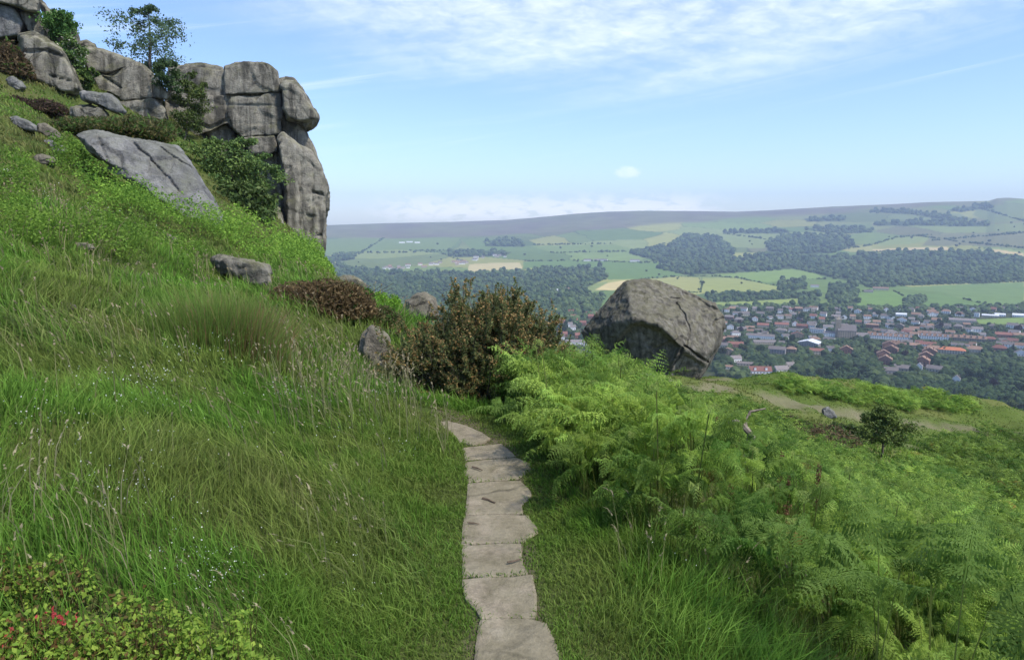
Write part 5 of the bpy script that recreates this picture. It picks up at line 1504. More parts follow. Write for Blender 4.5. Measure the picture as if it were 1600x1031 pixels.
px_tree('rowan_shrub', 'narrow green shrub in the dark gap at the bottom of the flowering bush', 'shrub', 130, 142, 108, 43.5, 9, 108, nlimb=5, nleaf=500, leaf=.16, colA=(.04, .085, .02), colB=(.10, .17, .03), trunk=.04, first=.05, multi=2, cl=.6)
gp = near_hit(1378, 715, 8, 45); gp[2] -= .1
_t = np.array(P(1378., 636., np.float64(proj(gp)[2])))
make_tree('hawthorn_tree', 'small round dark green tree alone on the fern slope', 'tree', gp, _t[2] - gp[2], float(proj(gp)[2]) * 26 / F, 110, nlimb=15, nleaf=9000, leaf=.07, colA=(.06, .12, .028), colB=(.15, .24, .055), trunk=.05, first=.24, cl=.5, shape=.85)
# ---------------------------------------------------------------- woods that read as masses
def _ico():
    bm = bmesh.new(); bmesh.ops.create_icosphere(bm, subdivisions=2, radius=1.)
    v = np.array([x.co[:] for x in bm.verts]); f = np.array([[q.index for q in p.verts] for p in bm.faces]); bm.free()
    return v, f
ICV, ICF = _ico()
def crowns(name, pos, rad, hgt, cols, r=rng):
    """lumpy tree crowns, thousands of them in one mesh"""
    n = len(pos); V = len(ICV)
    dirv = ICV[None]
    seedv = r.uniform(0, 200, (n, 1, 3))
    q = (dirv * 1.7 + seedv).reshape(-1, 3)
    d = 1 + .34 * perlin(q).reshape(n, V) + .20 * perlin(q * 2.7).reshape(n, V)
    v = dirv * d[..., None]
    v = v * np.stack([rad, rad, hgt * .55], -1)[:, None]
    v[..., 2] += (hgt * .5)[:, None]
    v = v + pos[:, None]
    c = cols[:, None] * (1 + .35 * perlin(q * 1.9 + 50).reshape(n, V))[..., None]
    f = (ICF[None] + (np.arange(n) * V)[:, None, None]).reshape(-1, 3)
    return link(name, mesh_np(name, v.reshape(-1, 3), [f], c.reshape(-1, 3), False), FARL)
def px_fill(poly, per, r=rng):
    g = np.array(poly, float); (x0, y0), (x1, y1) = g.min(0), g.max(0)
    n = int((x1 - x0) * (y1 - y0) / per)
    x = r.uniform(x0, x1, n); y = r.uniform(y0, y1, n)
    m = inpoly(x + 7 * perlin(np.stack([x * .12, y * .3, x * 0], -1)), y + 3. * perlin(np.stack([x * .12, y * .3, x * 0 + 9], -1)), g)
    return x[m], y[m]
GA, GB = np.array([.028, .055, .020]), np.array([.088, .125, .042])
def wood_cols(p, r=rng):
    n = len(p)
    t = np.clip(.45 + .5 * n2(p[:, 0], p[:, 1], 130, 81) + r.normal(0, .28, n), 0, 1)
    return mixv(GA, GB, t) * r.uniform(.8, 1.2, (n, 1))
for k, poly in enumerate(WOODS):
    x, y = px_fill(poly, 9.5 if k else 11)
    p = far_hit(x, y)
    rad = rng.uniform(5, 9.5, len(p)) * np.clip(np.hypot(p[:, 0], p[:, 1]) / 2600, .75, 1.5)
    o = crowns('wood', p - [[0, 0, 2.]], rad, rad * rng.uniform(1.5, 2.1, len(p)), wood_cols(p))
    tag(o, kind='stuff')
# hedges and lines of bushes between the fields
HEDGES = [[(1030, 455), (1100, 457), (1216, 458)], [(1092, 434), (1097, 446), (1094, 458)], [(820, 408), (900, 407), (985, 410), (1055, 411)], [(1000, 437), (1040, 433), (1110, 431), (1150, 434), (1215, 447)],
          [(1500, 466), (1560, 480)], [(1395, 453), (1412, 463)], [(1430, 368), (1500, 378), (1600, 388)], [(1363, 394), (1481, 394)], [(1197, 374), (1130, 365)], [(1290, 366), (1366, 363)], [(640, 392), (720, 392)],
          [(520, 396), (690, 394)], [(690, 396), (733, 412)], [(1100, 471), (1246, 465)], [(1340, 457), (1400, 447), (1600, 440)], [(1335, 481), (1450, 482), (1600, 476)], [(1456, 376), (1600, 364)], [(1310, 391), (1363, 383), (1400, 371), (1456, 367)],
          [(1520, 322), (1600, 346)], [(860, 395), (980, 393)], [(500, 411), (600, 423)], [(560, 398), (600, 372)], [(830, 383), (960, 381)], [(1000, 392), (1040, 380)], [(1240, 436), (1292, 436)], [(1480, 392), (1520, 396)]]
pp = []
for h_ in HEDGES:
    for (a0, b0), (a1, b1) in zip(h_[:-1], h_[1:]):
        n = int(math.hypot(a1 - a0, (b1 - b0) * 3) / 1.6) + 2
        t = np.sort(rng.uniform(0, 1, n)); t = t[rng.uniform(0, 1, n) < .8]
        pp.append(np.stack([a0 + (a1 - a0) * t, b0 + (b1 - b0) * t + rng.normal(0, .35, len(t))], -1))
pp = np.concatenate(pp); p = far_hit(pp[:, 0], pp[:, 1])
rad = rng.uniform(1.5, 4.5, len(p)) * np.hypot(p[:, 0], p[:, 1]) / 2600
tag(crowns('hedgerows', p - [[0, 0, 1.]], rad, rad * rng.uniform(1.0, 2.0, len(p)), wood_cols(p)), kind='stuff')
# garden shrubs and smaller trees that fill the town between the houses
x, y = px_fill([(1118, 484), (1250, 480), (1400, 486), (1600, 487), (1700, 490), (1700, 572), (1600, 578), (1530, 576), (1480, 597), (1380, 610), (1340, 574), (1290, 578), (1210, 598), (1120, 590)], 7)
x2, y2 = px_fill([(870, 496), (935, 490), (935, 545), (700, 560), (700, 520)], 15)
x, y = np.concatenate([x, x2]), np.concatenate([y, y2]); p = far_hit(x, y)
field = inpoly(x, y, [(1520, 494), (1600, 490), (1620, 510), (1528, 509)])
p = p[~field]
rad = rng.uniform(1.6, 4.9, len(p)) * np.clip(1200 / np.hypot(p[:, 0], p[:, 1]), .8, 1.3)
GARDEN = (p, rad)

# ---------------------------------------------------------------- single trees
def far_tree_mesh(seed, nl, leaf, kind):
    r = np.random.default_rng(seed); tb, lb = Bag(), Bag()
    h = 1.0
    tube(tb, [(0, 0, -.06), (r.normal(0, .01), 0, .2), (r.normal(0, .02), 0, .62)], [.028, .021, .008], (.10, .085, .065), 6)
    for i in range(6):
        a = i * 1.05 + r.uniform(-.3, .3); z0 = r.uniform(.2, .45)
        tube(tb, [(0, 0, z0), (math.cos(a) * .22, math.sin(a) * .22, z0 + r.uniform(.15, .35))], [.012, .004], (.10, .085, .065), 4)
    col = {'broad': ((.018, .040, .013), (.052, .088, .026)), 'light': ((.045, .085, .022), (.10, .155, .04)), 'copper': ((.030, .016, .020), (.060, .032, .034)), 'conifer': ((.016, .034, .018), (.036, .060, .028)), 'olive': ((.04, .06, .022), (.085, .10, .038))}[kind]
    if kind == 'conifer':
        n = nl; z = r.uniform(.08, 1.0, n) ** .9; a = r.uniform(0, 6.28, n)
        rad = .21 * (1.04 - z) * r.uniform(.55, 1.05, n) * (1 + .25 * np.sin(z * 42))
        p = np.stack([rad * np.cos(a), rad * np.sin(a), z - rad * .25], -1)
        cc = mixv(col[0], col[1], r.uniform(0, 1, n)) * r.uniform(.75, 1.25, (n, 1))
        leaf_quads(lb, p, leaf * r.uniform(.6, 1.2, n), cc, 1.8, np.stack([np.cos(a), np.sin(a), .6 + 0 * a], -1), .7, r)
    else:
        lobes = []
        for i in range(13):
            u = r.normal(size=3); u /= np.linalg.norm(u); u[2] = abs(u[2]) * 1.0 - .25
            lobes.append((np.array([0, 0, .60]) + u * np.array([.24, .24, .26]), r.uniform(.11, .20)))
        lobes.append((np.array([0, 0, .60]), .24))
        per = nl // len(lobes)
        for c0, lr in lobes:
            u = r.normal(size=(per, 3)); u /= np.linalg.norm(u, axis=1)[:, None]
            p = c0 + u * lr * (r.uniform(.55, 1.08, per) ** .6)[:, None]
            tone = np.clip(r.uniform(.2, .8) + r.normal(0, .25, per), 0, 1)
            cc = mixv(col[0], col[1], tone) * r.uniform(.75, 1.25, (per, 1))
            leaf_quads(lb, p, leaf * r.uniform(.6, 1.25, per), cc, 1.4, u, .75, r)
    return tb.mesh('trunk'), lb.mesh('crown')
LIB = {}
def lib(kind, near, k):
    key = (kind, near, k)
    if key not in LIB:
        LIB[key] = far_tree_mesh(hash_(kind) + 31 * k + 1000 * near, 1500 if near else 420, .062 if near else .10, kind)
    return LIB[key]
def hash_(s): return sum((i + 3) * ord(ch) for i, ch in enumerate(s)) % 9973
def far_tree(px, py, h, kind, near, label, group, r=rng, name=None):
    p = far_hit(float(px), float(py))
    t = thing(name or {'broad': 'broadleaf_tree', 'light': 'broadleaf_tree', 'copper': 'copper_beech', 'conifer': 'conifer_tree', 'olive': 'broadleaf_tree'}[kind], label, 'tree', p, r.uniform(0, 6.28), group)
    w = r.uniform(.9, 1.25) if kind != 'conifer' else r.uniform(.9, 1.2)
    t.scale = (h * w, h * w, h)
    a, b_ = lib(kind, near, int(r.integers(0, 4)))
    link('trunk', a, STEM if not a.materials else None, t); link('crown', b_, WOODL if not b_.materials else None, t)
    return t

# buildings come first so that trees can keep clear of the ones that show
OCC = []
M_W = {'white': flat_mat('white_render', (.84, .82, .78), .8, .06, .3), 'stone': flat_mat('sandstone_wall', (.27, .225, .165), .9, .25, .5, objvar=.2), 'brick': flat_mat('red_brick_wall', (.27, .135, .095), .9, .25, .5, objvar=.15),
       'cream': flat_mat('cream_render', (.50, .44, .34), .85, .1, .3, objvar=.15), 'grey': flat_mat('grey_wall', (.26, .25, .24), .9, .15, .4)}
M_R = {'slate': flat_mat('slate_roof', (.18, .155, .145), .7, .25, .6, objvar=.25), 'brown': flat_mat('brown_tile_roof', (.24, .15, .105), .85, .25, .6, objvar=.2), 'red': flat_mat('red_tile_roof', (.22, .10, .075), .85, .22, .6, objvar=.15),
       'orange': flat_mat('orange_tile_roof', (.46, .17, .085), .85, .15, .6), 'pale': flat_mat('pale_sheet_roof', (.62, .63, .65), .5, .05, .3)}
M_G = flat_mat('dark_window', (.035, .04, .045), .25, .1, 1, .5)
def quadbox(bag, x0, x1, y0, y1, z0, z1, top=True):
    v = [(x0, y0, z0), (x1, y0, z0), (x1, y1, z0), (x0, y1, z0), (x0, y0, z1), (x1, y0, z1), (x1, y1, z1), (x0, y1, z1)]
    f = [(0, 1, 5, 4), (1, 2, 6, 5), (2, 3, 7, 6), (3, 0, 4, 7)] + ([(4, 5, 6, 7)] if top else [])
    bag.add(v, f)
HM = {}
def house_meshes(w, d, e, rg, flat, hip, gable_front, dorm):
    """walls (window openings in a second material), roof, windows; front looks to -y"""
    key = (w, d, e, rg, flat, hip, gable_front, dorm)
    if key in HM: return HM[key]
    wl, rf, wn = Bag(), Bag(), Bag()
    quadbox(wl, -w / 2, w / 2, -d / 2, d / 2, -1.5, e, True)
    o = .35
    if flat:
        quadbox(rf, -w / 2 - .2, w / 2 + .2, -d / 2 - .2, d / 2 + .2, e + .003, e + .45)
    elif gable_front:
        wl.add([(-w / 2, -d / 2, e), (w / 2, -d / 2, e), (0, -d / 2, e + rg)], [(0, 1, 2)]); wl.add([(w / 2, d / 2, e), (-w / 2, d / 2, e), (0, d / 2, e + rg)], [(0, 1, 2)])
        s = o * rg / (w / 2)
        for sg in (-1, 1):
            rf.add([(sg * (w / 2 + o), -d / 2 - o, e - s + .05), (sg * (w / 2 + o), d / 2 + o, e - s + .05), (0, d / 2 + o, e + rg + .08), (0, -d / 2 - o, e + rg + .08)], [(0, 1, 2, 3)])
    else:
        hx = min(d / 2, w / 2 - .5) if hip else 0
        s = o * rg / (d / 2)
        if not hip:
            for sg in (-1, 1): wl.add([(sg * w / 2, -d / 2, e), (sg * w / 2, d / 2, e), (sg * w / 2, 0, e + rg)], [(0, 1, 2)])
        X = w / 2 + o
        R_ = [(-X, -d / 2 - o, e - s + .06), (X, -d / 2 - o, e - s + .06), (X, d / 2 + o, e - s + .06), (-X, d / 2 + o, e - s + .06), (-X + hx + (0 if not hip else o), 0, e + rg + .08), (X - hx - (0 if not hip else o), 0, e + rg + .08)]
        rf.add(R_, [(0, 1, 5, 4), (2, 3, 4, 5)])
        if hip: rf.add(R_, [(0, 4, 3), (1, 2, 5)])
        if dorm:
            for k in range(dorm):
                cx = -w / 2 + (k + .5) * w / dorm; dw = min(2.2, w / dorm * .42)
                y0 = -d / 2 + .6; z1 = e + rg * .72
                quadbox(wl, cx - dw / 2, cx + dw / 2, y0, -.3, e + .2, z1, False)
                for sg in (-1, 1):
                    rf.add([(cx + sg * (dw / 2 + .2), y0 - .2, z1 - .05), (cx + sg * (dw / 2 + .2), 0, z1 - .05), (cx, 0, z1 + dw * .4), (cx, y0 - .2, z1 + dw * .4)], [(0, 1, 2, 3)])
                wl.add([(cx - dw / 2, y0, z1), (cx + dw / 2, y0, z1), (cx, y0, z1 + dw * .38)], [(0, 1, 2)])
    nb = max(2, int(w / 3.2)); nf = max(1, int(e / 2.7)); wins = []
    for i in range(nb):
        for j in range(nf):
            cx = -w / 2 + (i + .5) * w / nb; z0 = .9 + j * 2.6
            if z0 + 1.3 < e: wins.append((cx, z0))
    ww = 1.05
    for cx, z0 in wins:
        wn.add([(cx - ww / 2, -d / 2 - .03, z0), (cx + ww / 2, -d / 2 - .03, z0), (cx + ww / 2, -d / 2 - .03, z0 + 1.3), (cx - ww / 2, -d / 2 - .03, z0 + 1.3)], [(0, 1, 2, 3)])
    HM[key] = (wl.mesh('wall'), rf.mesh('roof'), wn, wins)
    return HM[key]
CHB = Bag(); quadbox(CHB, -.55, .55, -.4, .4, -.6, 1.5); quadbox(CHB, -.62, .62, -.47, .47, 1.503, 1.7)
CH_ME = {}
def house(name, label, cat, px, py, wpx=None, w=None, d=8., e=5., rg=3., wall='white', roof='slate', flat=False, hip=False, gable_front=False, dorm=0, nch=1, rot=None, group=None, r=rng, windows=False, clear=0):
    p = far_hit(float(px), float(py)); dep = float(proj(p)[2])
    if wpx: w = wpx / F * dep
    w = round(w * 2) / 2
    az = math.atan2(p[0], p[1])
    t = thing(name, label, cat, p, -az + (r.normal(0, .12) if rot is None else rot), group)
    a, b_, wn, wins = house_meshes(w, d, e, rg, flat, hip, gable_front, dorm)
    def mesh_with(me, m):
        key = (me.name, m.name)
        if key not in HM:
            q = me.copy(); q.materials.append(m); HM[key] = q
        return HM[key]
    if windows and wins:
        link('wall', mesh_with(a, M_W[wall]), None, t)
        q = Bag(); q.add([(-.75, 0, 0), (.75, 0, 0), (.75, 0, 1.3), (-.75, 0, 1.3)], [(0, 1, 2, 3)])
        if 'win' not in HM:
            HM['win'] = q.mesh('window'); HM['win'].materials.append(M_G)
        for cx, z0 in wins:
            o = link('window', HM['win'], None, t); o.location = (cx, -d / 2 - .03, z0)
    else:
        key = (a.name, wall, 'w')
        if key not in HM:
            q = Bag(); n0 = len(a.vertices)
            co = np.empty(n0 * 3, np.float32); a.vertices.foreach_get('co', co)
            q.v.append(co.reshape(-1, 3)); q.c.append(np.zeros((n0, 3))); q.n = n0
            for pl in a.polygons: (q.f3 if len(pl.vertices) == 3 else q.f4).append(np.array([list(pl.vertices)]))
            n4, n3 = len(q.f4), len(q.f3)
            k4 = sum(len(f) for f in wn.f4)
            for v_, f_ in zip(wn.v, wn.f4): q.add(v_, np.array([[0, 1, 2, 3]]))
            mi = [0] * n4 + [1] * k4 + [0] * n3
            me = mesh_np('wall', np.concatenate(q.v), [np.concatenate(q.f4)] + ([np.concatenate(q.f3)] if q.f3 else []), mi=mi)
            me.materials.append(M_W[wall]); me.materials.append(M_G); HM[key] = me
        link('wall', HM[key], None, t)
    ro = link('roof', mesh_with(b_, M_R[roof]), None, t)
    for k in range(nch if not flat else 0):
        m = M_W['stone' if wall != 'brick' else 'brick']
        if m.name not in CH_ME:
            CH_ME[m.name] = CHB.mesh('chimney'); CH_ME[m.name].materials.append(m)
        o = link('chimney', CH_ME[m.name], None, ro)
        o.location = ((k + .5) / nch * w - w / 2 + (w * .35 if nch == 1 else 0), 0, e + rg * (1 if not gable_front else .7))
    OCC.append((px, py, w * F / dep / 2 + 2, (e + rg) * F / dep, clear, dep))
    return t

H_ = house
# the ones that can be told apart
H_('house', 'white house with a steep grey roof, closest to the huge boulder on its right', 'house', 1149, 565, 17, e=4.6, rg=3.6, gable_front=False, rot=.5, windows=True, clear=1)
H_('bungalow', 'long low grey-roofed bungalow behind the red-roofed white house', 'bungalow', 1165, 571, 26, d=7, e=2.8, rg=2.0, wall='cream', nch=0, clear=1)
H_('house', 'low white house with a brown roof left of the red-roofed house', 'house', 1138, 576, 14, d=7, e=3, rg=1.5, roof='brown', nch=0, clear=1)
H_('house', 'wide white house with a bright red tiled roof just beyond the turf edge', 'house', 1187, 583, 34, d=10, e=3.6, rg=4.6, roof='red', rot=.25, windows=True, dorm=2, clear=1)
H_('house', 'white gabled house with a grey roof, right of the red-roofed house', 'house', 1220, 581, 22, d=9, e=3.6, rg=4.0, rot=.6, gable_front=False, windows=True, clear=1)
H_('house', 'smaller grey-roofed house tucked behind the white gabled house', 'house', 1234, 573, 13, d=7, e=3, rg=3, wall='cream', rot=.5, clear=1)
H_('hall', 'pale hall with a broad white sheet roof in the middle of the town', 'hall', 1265, 540, 31, d=24, e=5.5, rg=3.6, wall='grey', roof='pale', gable_front=True, nch=0, rot=-.25, clear=1)
H_('apartment_block', 'long flat-roofed white block with a row of dark windows above the pale hall', 'building', 1277, 520, 22, d=10, e=7, flat=True, windows=False, clear=1)
H_('apartment_block', 'long grey stone block with brown end gable, left of the pale hall', 'building', 1214, 552, 25, d=11, e=6.5, rg=3.5, wall='grey', roof='slate', nch=2, clear=1)
H_('house', 'square stone house with a brown roof, right end of the long grey stone block', 'house', 1236, 551, 15, d=10, e=6, rg=3, wall='stone', roof='brown', hip=True, nch=2, clear=1)
H_('terrace', 'long white row with a grey roof left of the pale hall', 'terrace', 1188, 529, 42, d=8, e=5, rg=3, nch=4, clear=1)
H_('terrace', 'second white row with a low grey roof, in front of the long white row', 'terrace', 1194, 537, 34, d=8, e=3.4, rg=2.4, wall='cream', nch=3, clear=1)
H_('house', 'white house with a grey hipped roof right of the huge boulder, second one up', 'house', 1149, 524, 14, d=9, e=5.2, rg=3, hip=True, rot=.3, clear=1)
H_('house', 'white gabled house above the grey hipped roof beside the boulder', 'house', 1141, 514, 10, d=8, e=5, rg=3.4, gable_front=True, clear=1)
H_('house', 'wide brick house with a red tiled roof on the left of the town', 'house', 1192, 511, 17, d=9, e=4, rg=3.5, wall='cream', roof='red', clear=1)
H_('terrace', 'long red-tiled row beside two small white gables', 'terrace', 1221, 510, 20, d=9, e=4, rg=3.5, wall='cream', roof='red', nch=2, clear=1)
H_('house', 'small bright white gable end nearest the long red-tiled row', 'house', 1242, 509, 8, d=8, e=5, rg=3.5, gable_front=True, roof='brown', clear=1)
H_('house', 'small red-tiled house left of the dark stone church', 'house', 1253, 512, 16, d=8, e=4, rg=3, wall='brick', roof='red', clear=1)
ch = H_('church', 'tall dark stone church with a square tower in the middle of the town', 'church', 1322, 527, 26, d=14, e=12, rg=9, wall='stone', roof='slate', nch=0, rot=.15, clear=1)
tw = Bag(); quadbox(tw, -17, -9, -5, 3, -1, 29); tw.add([(-17, -5, 29), (-9, -5, 29), (-9, 3, 29), (-17, 3, 29), (-13, -1, 34)], [(0, 1, 4), (1, 2, 4), (2, 3, 4), (3, 0, 4)])
link('tower', tw.mesh('tower'), M_W['stone'], ch)
H_('terrace', 'white-fronted row to the right of the pale hall', 'terrace', 1303, 526, 30, d=9, e=6, rg=3, nch=3, clear=1)
H_('house', 'red brick gabled house just below the church', 'house', 1322, 552, 18, d=10, e=6.5, rg=4.6, wall='brick', roof='brown', gable_front=True, nch=2, clear=1)
H_('house', 'small white-walled slate house below the white-fronted row', 'house', 1297, 549, 11, d=8, e=5, rg=3, clear=1)
H_('terrace', 'long white terrace with a line of dormers at the centre right of the town', 'terrace', 1391, 530, 58, d=9, e=5.6, rg=3.8, roof='brown', dorm=8, nch=7, clear=1, rot=.05)
H_('terrace', 'white terrace with dormers and bay gables, second along from the longest terrace', 'terrace', 1460, 530, 42, d=9, e=5.6, rg=3.8, roof='brown', dorm=6, nch=5, clear=1, rot=.05)
H_('terrace', 'brown-roofed stone terrace with white dormers toward the right of the town', 'terrace', 1512, 533, 48, d=9, e=5.6, rg=3.8, wall='stone', roof='brown', dorm=6, nch=6, clear=1, rot=.05)
H_('house', 'steep orange roof among the brown-roofed terraces', 'house', 1505, 531, 10, d=9, e=5, rg=4.5, wall='cream', roof='orange', clear=1, gable_front=True)
H_('house', 'large cream house with a long bright orange roof', 'house', 1487, 552, 36, d=12, e=5.5, rg=3.6, wall='cream', roof='orange', hip=True, nch=1, windows=True, clear=1)
H_('house', 'wide house with a dull pink-brown hipped roof, left of the orange-roofed one', 'house', 1458, 549, 26, d=12, e=5, rg=4, wall='stone', roof='brown', hip=True, nch=2, clear=1)
H_('house', 'wide house with a dull brown hipped roof, right of the orange-roofed one', 'house', 1523, 550, 24, d=12, e=5, rg=4, wall='cream', roof='brown', hip=True, nch=2, clear=1)
H_('house', 'red-hipped house half hidden in trees far right of the orange-roofed one', 'house', 1561, 547, 20, d=11, e=4, rg=4, wall='brick', roof='red', hip=True, nch=2, clear=1)
H_('terrace', 'red-roofed row at the right end of the town above the red-hipped house', 'terrace', 1568, 527, 24, d=9, e=5, rg=3.5, wall='brick', roof='red', nch=3, clear=1)
H_('house', 'white house with a grey gable at the right end of the town', 'house', 1594, 556, 16, d=9, e=5, rg=4, gable_front=True, clear=1)
H_('house', 'small white-gabled house among the dark trees under the orange-roofed house', 'house', 1494, 596, 11, d=7, e=4, rg=3.4, gable_front=True, clear=1)
for k, (a, b_) in enumerate(((1392, 542), (1387, 549), (1382, 557), (1379, 566))):
    H_('villa', ['farthest', 'second farthest', 'third farthest', 'nearest'][k] + ' tall red brick villa in the short row running down from the longest terrace', 'house', a + (-3, 5, -2, 4)[k], b_ + 3, 19, d=11, e=7.5, rg=4.4, wall='brick', roof='brown', gable_front=True, nch=2, clear=1)
for k, (a, b_) in enumerate(((1452, 556), (1446, 563), (1441, 571))):
    H_('villa', ['farthest', 'middle', 'nearest'][k] + ' tall red brick villa of the three that stand left of the orange-roofed house', 'house', a, b_, 20, d=11, e=7.5, rg=4.6, wall='brick', roof='brown', gable_front=True, nch=2, clear=1, windows=(k == 2))
H_('house', 'grey slate house at the foot of the red brick villa row', 'house', 1391, 583, 20, d=9, e=4, rg=3.6, wall='grey', roof='slate', rot=.3, clear=1)
H_('house', 'broad olive-grey roofed house right of the slate house below the villa row', 'house', 1411, 579, 25, d=10, e=4, rg=3.4, wall='cream', roof='slate', rot=-.1, clear=1)
H_('house', 'dark slate-roofed house just below the three brick villas', 'house', 1460, 580, 22, d=9, e=4, rg=3.4, wall='cream', roof='slate', rot=-.2, clear=1)
H_('house', 'small house with a white chimney gable between the olive-grey roof and the brick villas', 'house', 1436, 577, 9, d=8, e=5, rg=3, gable_front=True, clear=1)
H_('house', 'square brick building with a flat brown roof left of the longest terrace', 'house', 1362, 512, 19, d=10, e=6, rg=2, wall='brick', roof='brown', hip=True, clear=1)
H_('school', 'long low dark-roofed school below the far white sheds', 'school', 1503, 503, 36, d=16, e=4, rg=3, wall='cream', roof='slate', nch=0, clear=1)
H_('shed', 'low white shed beyond the sports field, left one', 'shed', 1547, 495, 22, d=16, e=3.5, rg=1.6, wall='cream', roof='pale', nch=0, clear=1)
H_('shed', 'low white shed beyond the sports field, between the other two', 'shed', 1562, 494, 14, d=16, e=4, rg=2, roof='pale', nch=0, clear=1)
H_('shed', 'large white shed beyond the sports field at the right end', 'shed', 1595, 495, 22, d=20, e=4, rg=2.4, roof='pale', nch=0, clear=1)
H_('house', 'tall narrow white house left of the sports field', 'house', 1526, 495, 7, d=8, e=8, flat=True, clear=1)
H_('house', 'long white roof in the far upper row right of the church', 'house', 1408, 494, 15, d=9, e=4, rg=2.5, roof='pale', nch=0, clear=1)
H_('farmhouse', 'white farmhouse among trees on the green rise across the river', 'farmhouse', 1273, 449, 12, d=8, e=5, rg=3, roof='slate', clear=1)
H_('barn', 'grey barn with a pale end at the top left of the big green field', 'barn', 1357, 457, 13, d=10, e=4, rg=3, wall='cream', roof='slate', nch=0, clear=1)
H_('barn', 'long buff barn at the top of the big green field', 'barn', 1376, 453, 22, d=10, e=5, rg=3, wall='cream', roof='brown', nch=0, clear=1)
H_('barn', 'long white-roofed barn in the clearing of the left-hand woods', 'barn', 868, 455, 15, d=9, e=4, rg=2.4, roof='pale', nch=0, clear=1)
H_('house', 'cream house right of the long white-roofed barn in the woods', 'house', 885, 454, 9, d=8, e=5, rg=3, wall='cream', roof='brown', clear=1)
H_('house', 'white house at the right end of the far roadside row', 'house', 992, 409, 15, d=9, e=7, rg=4, roof='slate', clear=1)
for a, w_, lb in ((918, 12, 'leftmost'), (932, 9, 'second'), (943, 12, 'third')):
    H_('house', f'white house in the far roadside row across the valley, {lb} from the left', 'house', a, 408, w_, d=9, e=6, rg=4, roof='slate', clear=1)
for a, b_, w_, lb in ((628, 380, 9, 'left'), (640, 379, 10, 'middle'), (652, 380, 8, 'right')):
    H_('barn', f'{lb} one of the three pale farm sheds high on the far left pastures', 'barn', a, b_, w_, d=14, e=5, rg=3, roof='pale', nch=0, clear=1)
H_('house', 'white double-gabled house under the edge of the left bank of gorse, below the woods', 'house', 897, 538, 26, d=10, e=4, rg=3, roof='slate', nch=1, clear=1)
H_('house', 'low grey-roofed white house beside the huge boulder on its left', 'house', 918, 540, 12, d=9, e=4, rg=3, clear=1)
r5 = np.random.default_rng(77)
VG = 'white houses of the far village'
for k in range(30):                                        # village across the valley
    a = r5.uniform(600, 745); b_ = 421 - (a - 600) * .085 + r5.uniform(-3, 3)
    H_('house', 'tiny pale house in the village across the valley, left of the tan field', 'house', a, b_, r5.uniform(5, 9), d=9, e=6, rg=4, wall='white' if r5.uniform() < .75 else 'cream', roof=['slate', 'slate', 'brown'][r5.integers(0, 3)], group=VG, r=r5)
for k in range(9):
    H_('house', 'tiny pale house scattered along the road above the tan field', 'house', r5.uniform(735, 800), r5.uniform(396, 404), r5.uniform(4, 8), d=9, e=6, rg=4, wall=['white', 'cream'][r5.integers(0, 2)], roof='slate', group='houses along the far road', r=r5)
for k in range(16):
    a = r5.uniform(874, 930); b_ = r5.uniform(490, 528)
    H_('house', 'little red-roofed house in the strip of town left of the huge boulder', 'house', a, b_, r5.uniform(7, 11), d=8, e=5, rg=3.4, wall=['cream', 'brick'][r5.integers(0, 2)], roof='red', group='red roofs left of the boulder', r=r5)
for k in range(7):
    H_('house', 'little grey-roofed house in the strip of town left of the huge boulder', 'house', r5.uniform(874, 930), r5.uniform(494, 534), r5.uniform(7, 12), d=8, e=5, rg=3.4, wall='white', roof='slate', group='grey roofs left of the boulder', r=r5)
# the rest of the town, street by street
ZON = [(1265, 'in the town beside the huge boulder'), (1360, 'in the streets around the church'), (1480, 'in the streets right of the church'), (1700, 'at the right end of the town')]
RN = {'slate': 'grey slate', 'brown': 'brown tiled', 'red': 'red tiled'}
cnt = 0
for yb, step in ((486, 11), (489.5, 12), (493.5, 12), (498, 13), (502.5, 13.5), (507.5, 14), (513, 15), (519, 17), (526, 18), (534, 20), (543, 23), (553, 26), (563, 30)):
    xx = 1124 + r5.uniform(0, step)
    while xx < 1640:
        b_ = yb + r5.uniform(-1.2, 1.2)
        skip = r5.uniform() < (.18 if yb < 508 else .34) or inpoly(xx, np.float64(b_), [(1518, 492), (1620, 488), (1620, 511), (1522, 511)])
        for ox, oy, ow, oh, cl, dd in OCC:
            if abs(xx - ox) < ow + step * .35 and -2.5 < b_ - oy < oh + 1: skip = True; break
            if abs(xx - ox) < ow * .8 and -oh * .5 < b_ - oy <= -2.5: skip = r5.uniform() < .5 or skip; break
        if yb > 545 and (xx > 1300): skip = True
        if not skip and cnt < 215:
            wall = r5.choice(['white', 'cream', 'stone', 'brick'], p=[.58, .22, .15, .05]); roof = r5.choice(['slate', 'brown', 'red'], p=[.52, .37, .11])
            zn = next(z for q, z in ZON if xx < q)
            wn_ = {'white': 'white', 'cream': 'cream', 'stone': 'stone', 'brick': 'brick'}[wall]
            lb = f'{wn_} house with a {RN[roof]} roof {zn}'
            w_ = round(step * r5.choice([.62, .8, 1.0]) * 2) / 2
            H_('house', lb, 'house', xx, b_, w_, d=9., e=float(r5.choice([4.8, 5.4])), rg=float(r5.choice([3., 3.6])), wall=wall, roof=roof, hip=bool(r5.uniform() < .2), gable_front=bool(r5.uniform() < .2), nch=int(r5.integers(1, 3)), group=lb.replace('house', 'houses', 1).replace('with a', 'with') + 's'[:0], r=r5)
            cnt += 1
        xx += step * r5.uniform(.75, 1.15)

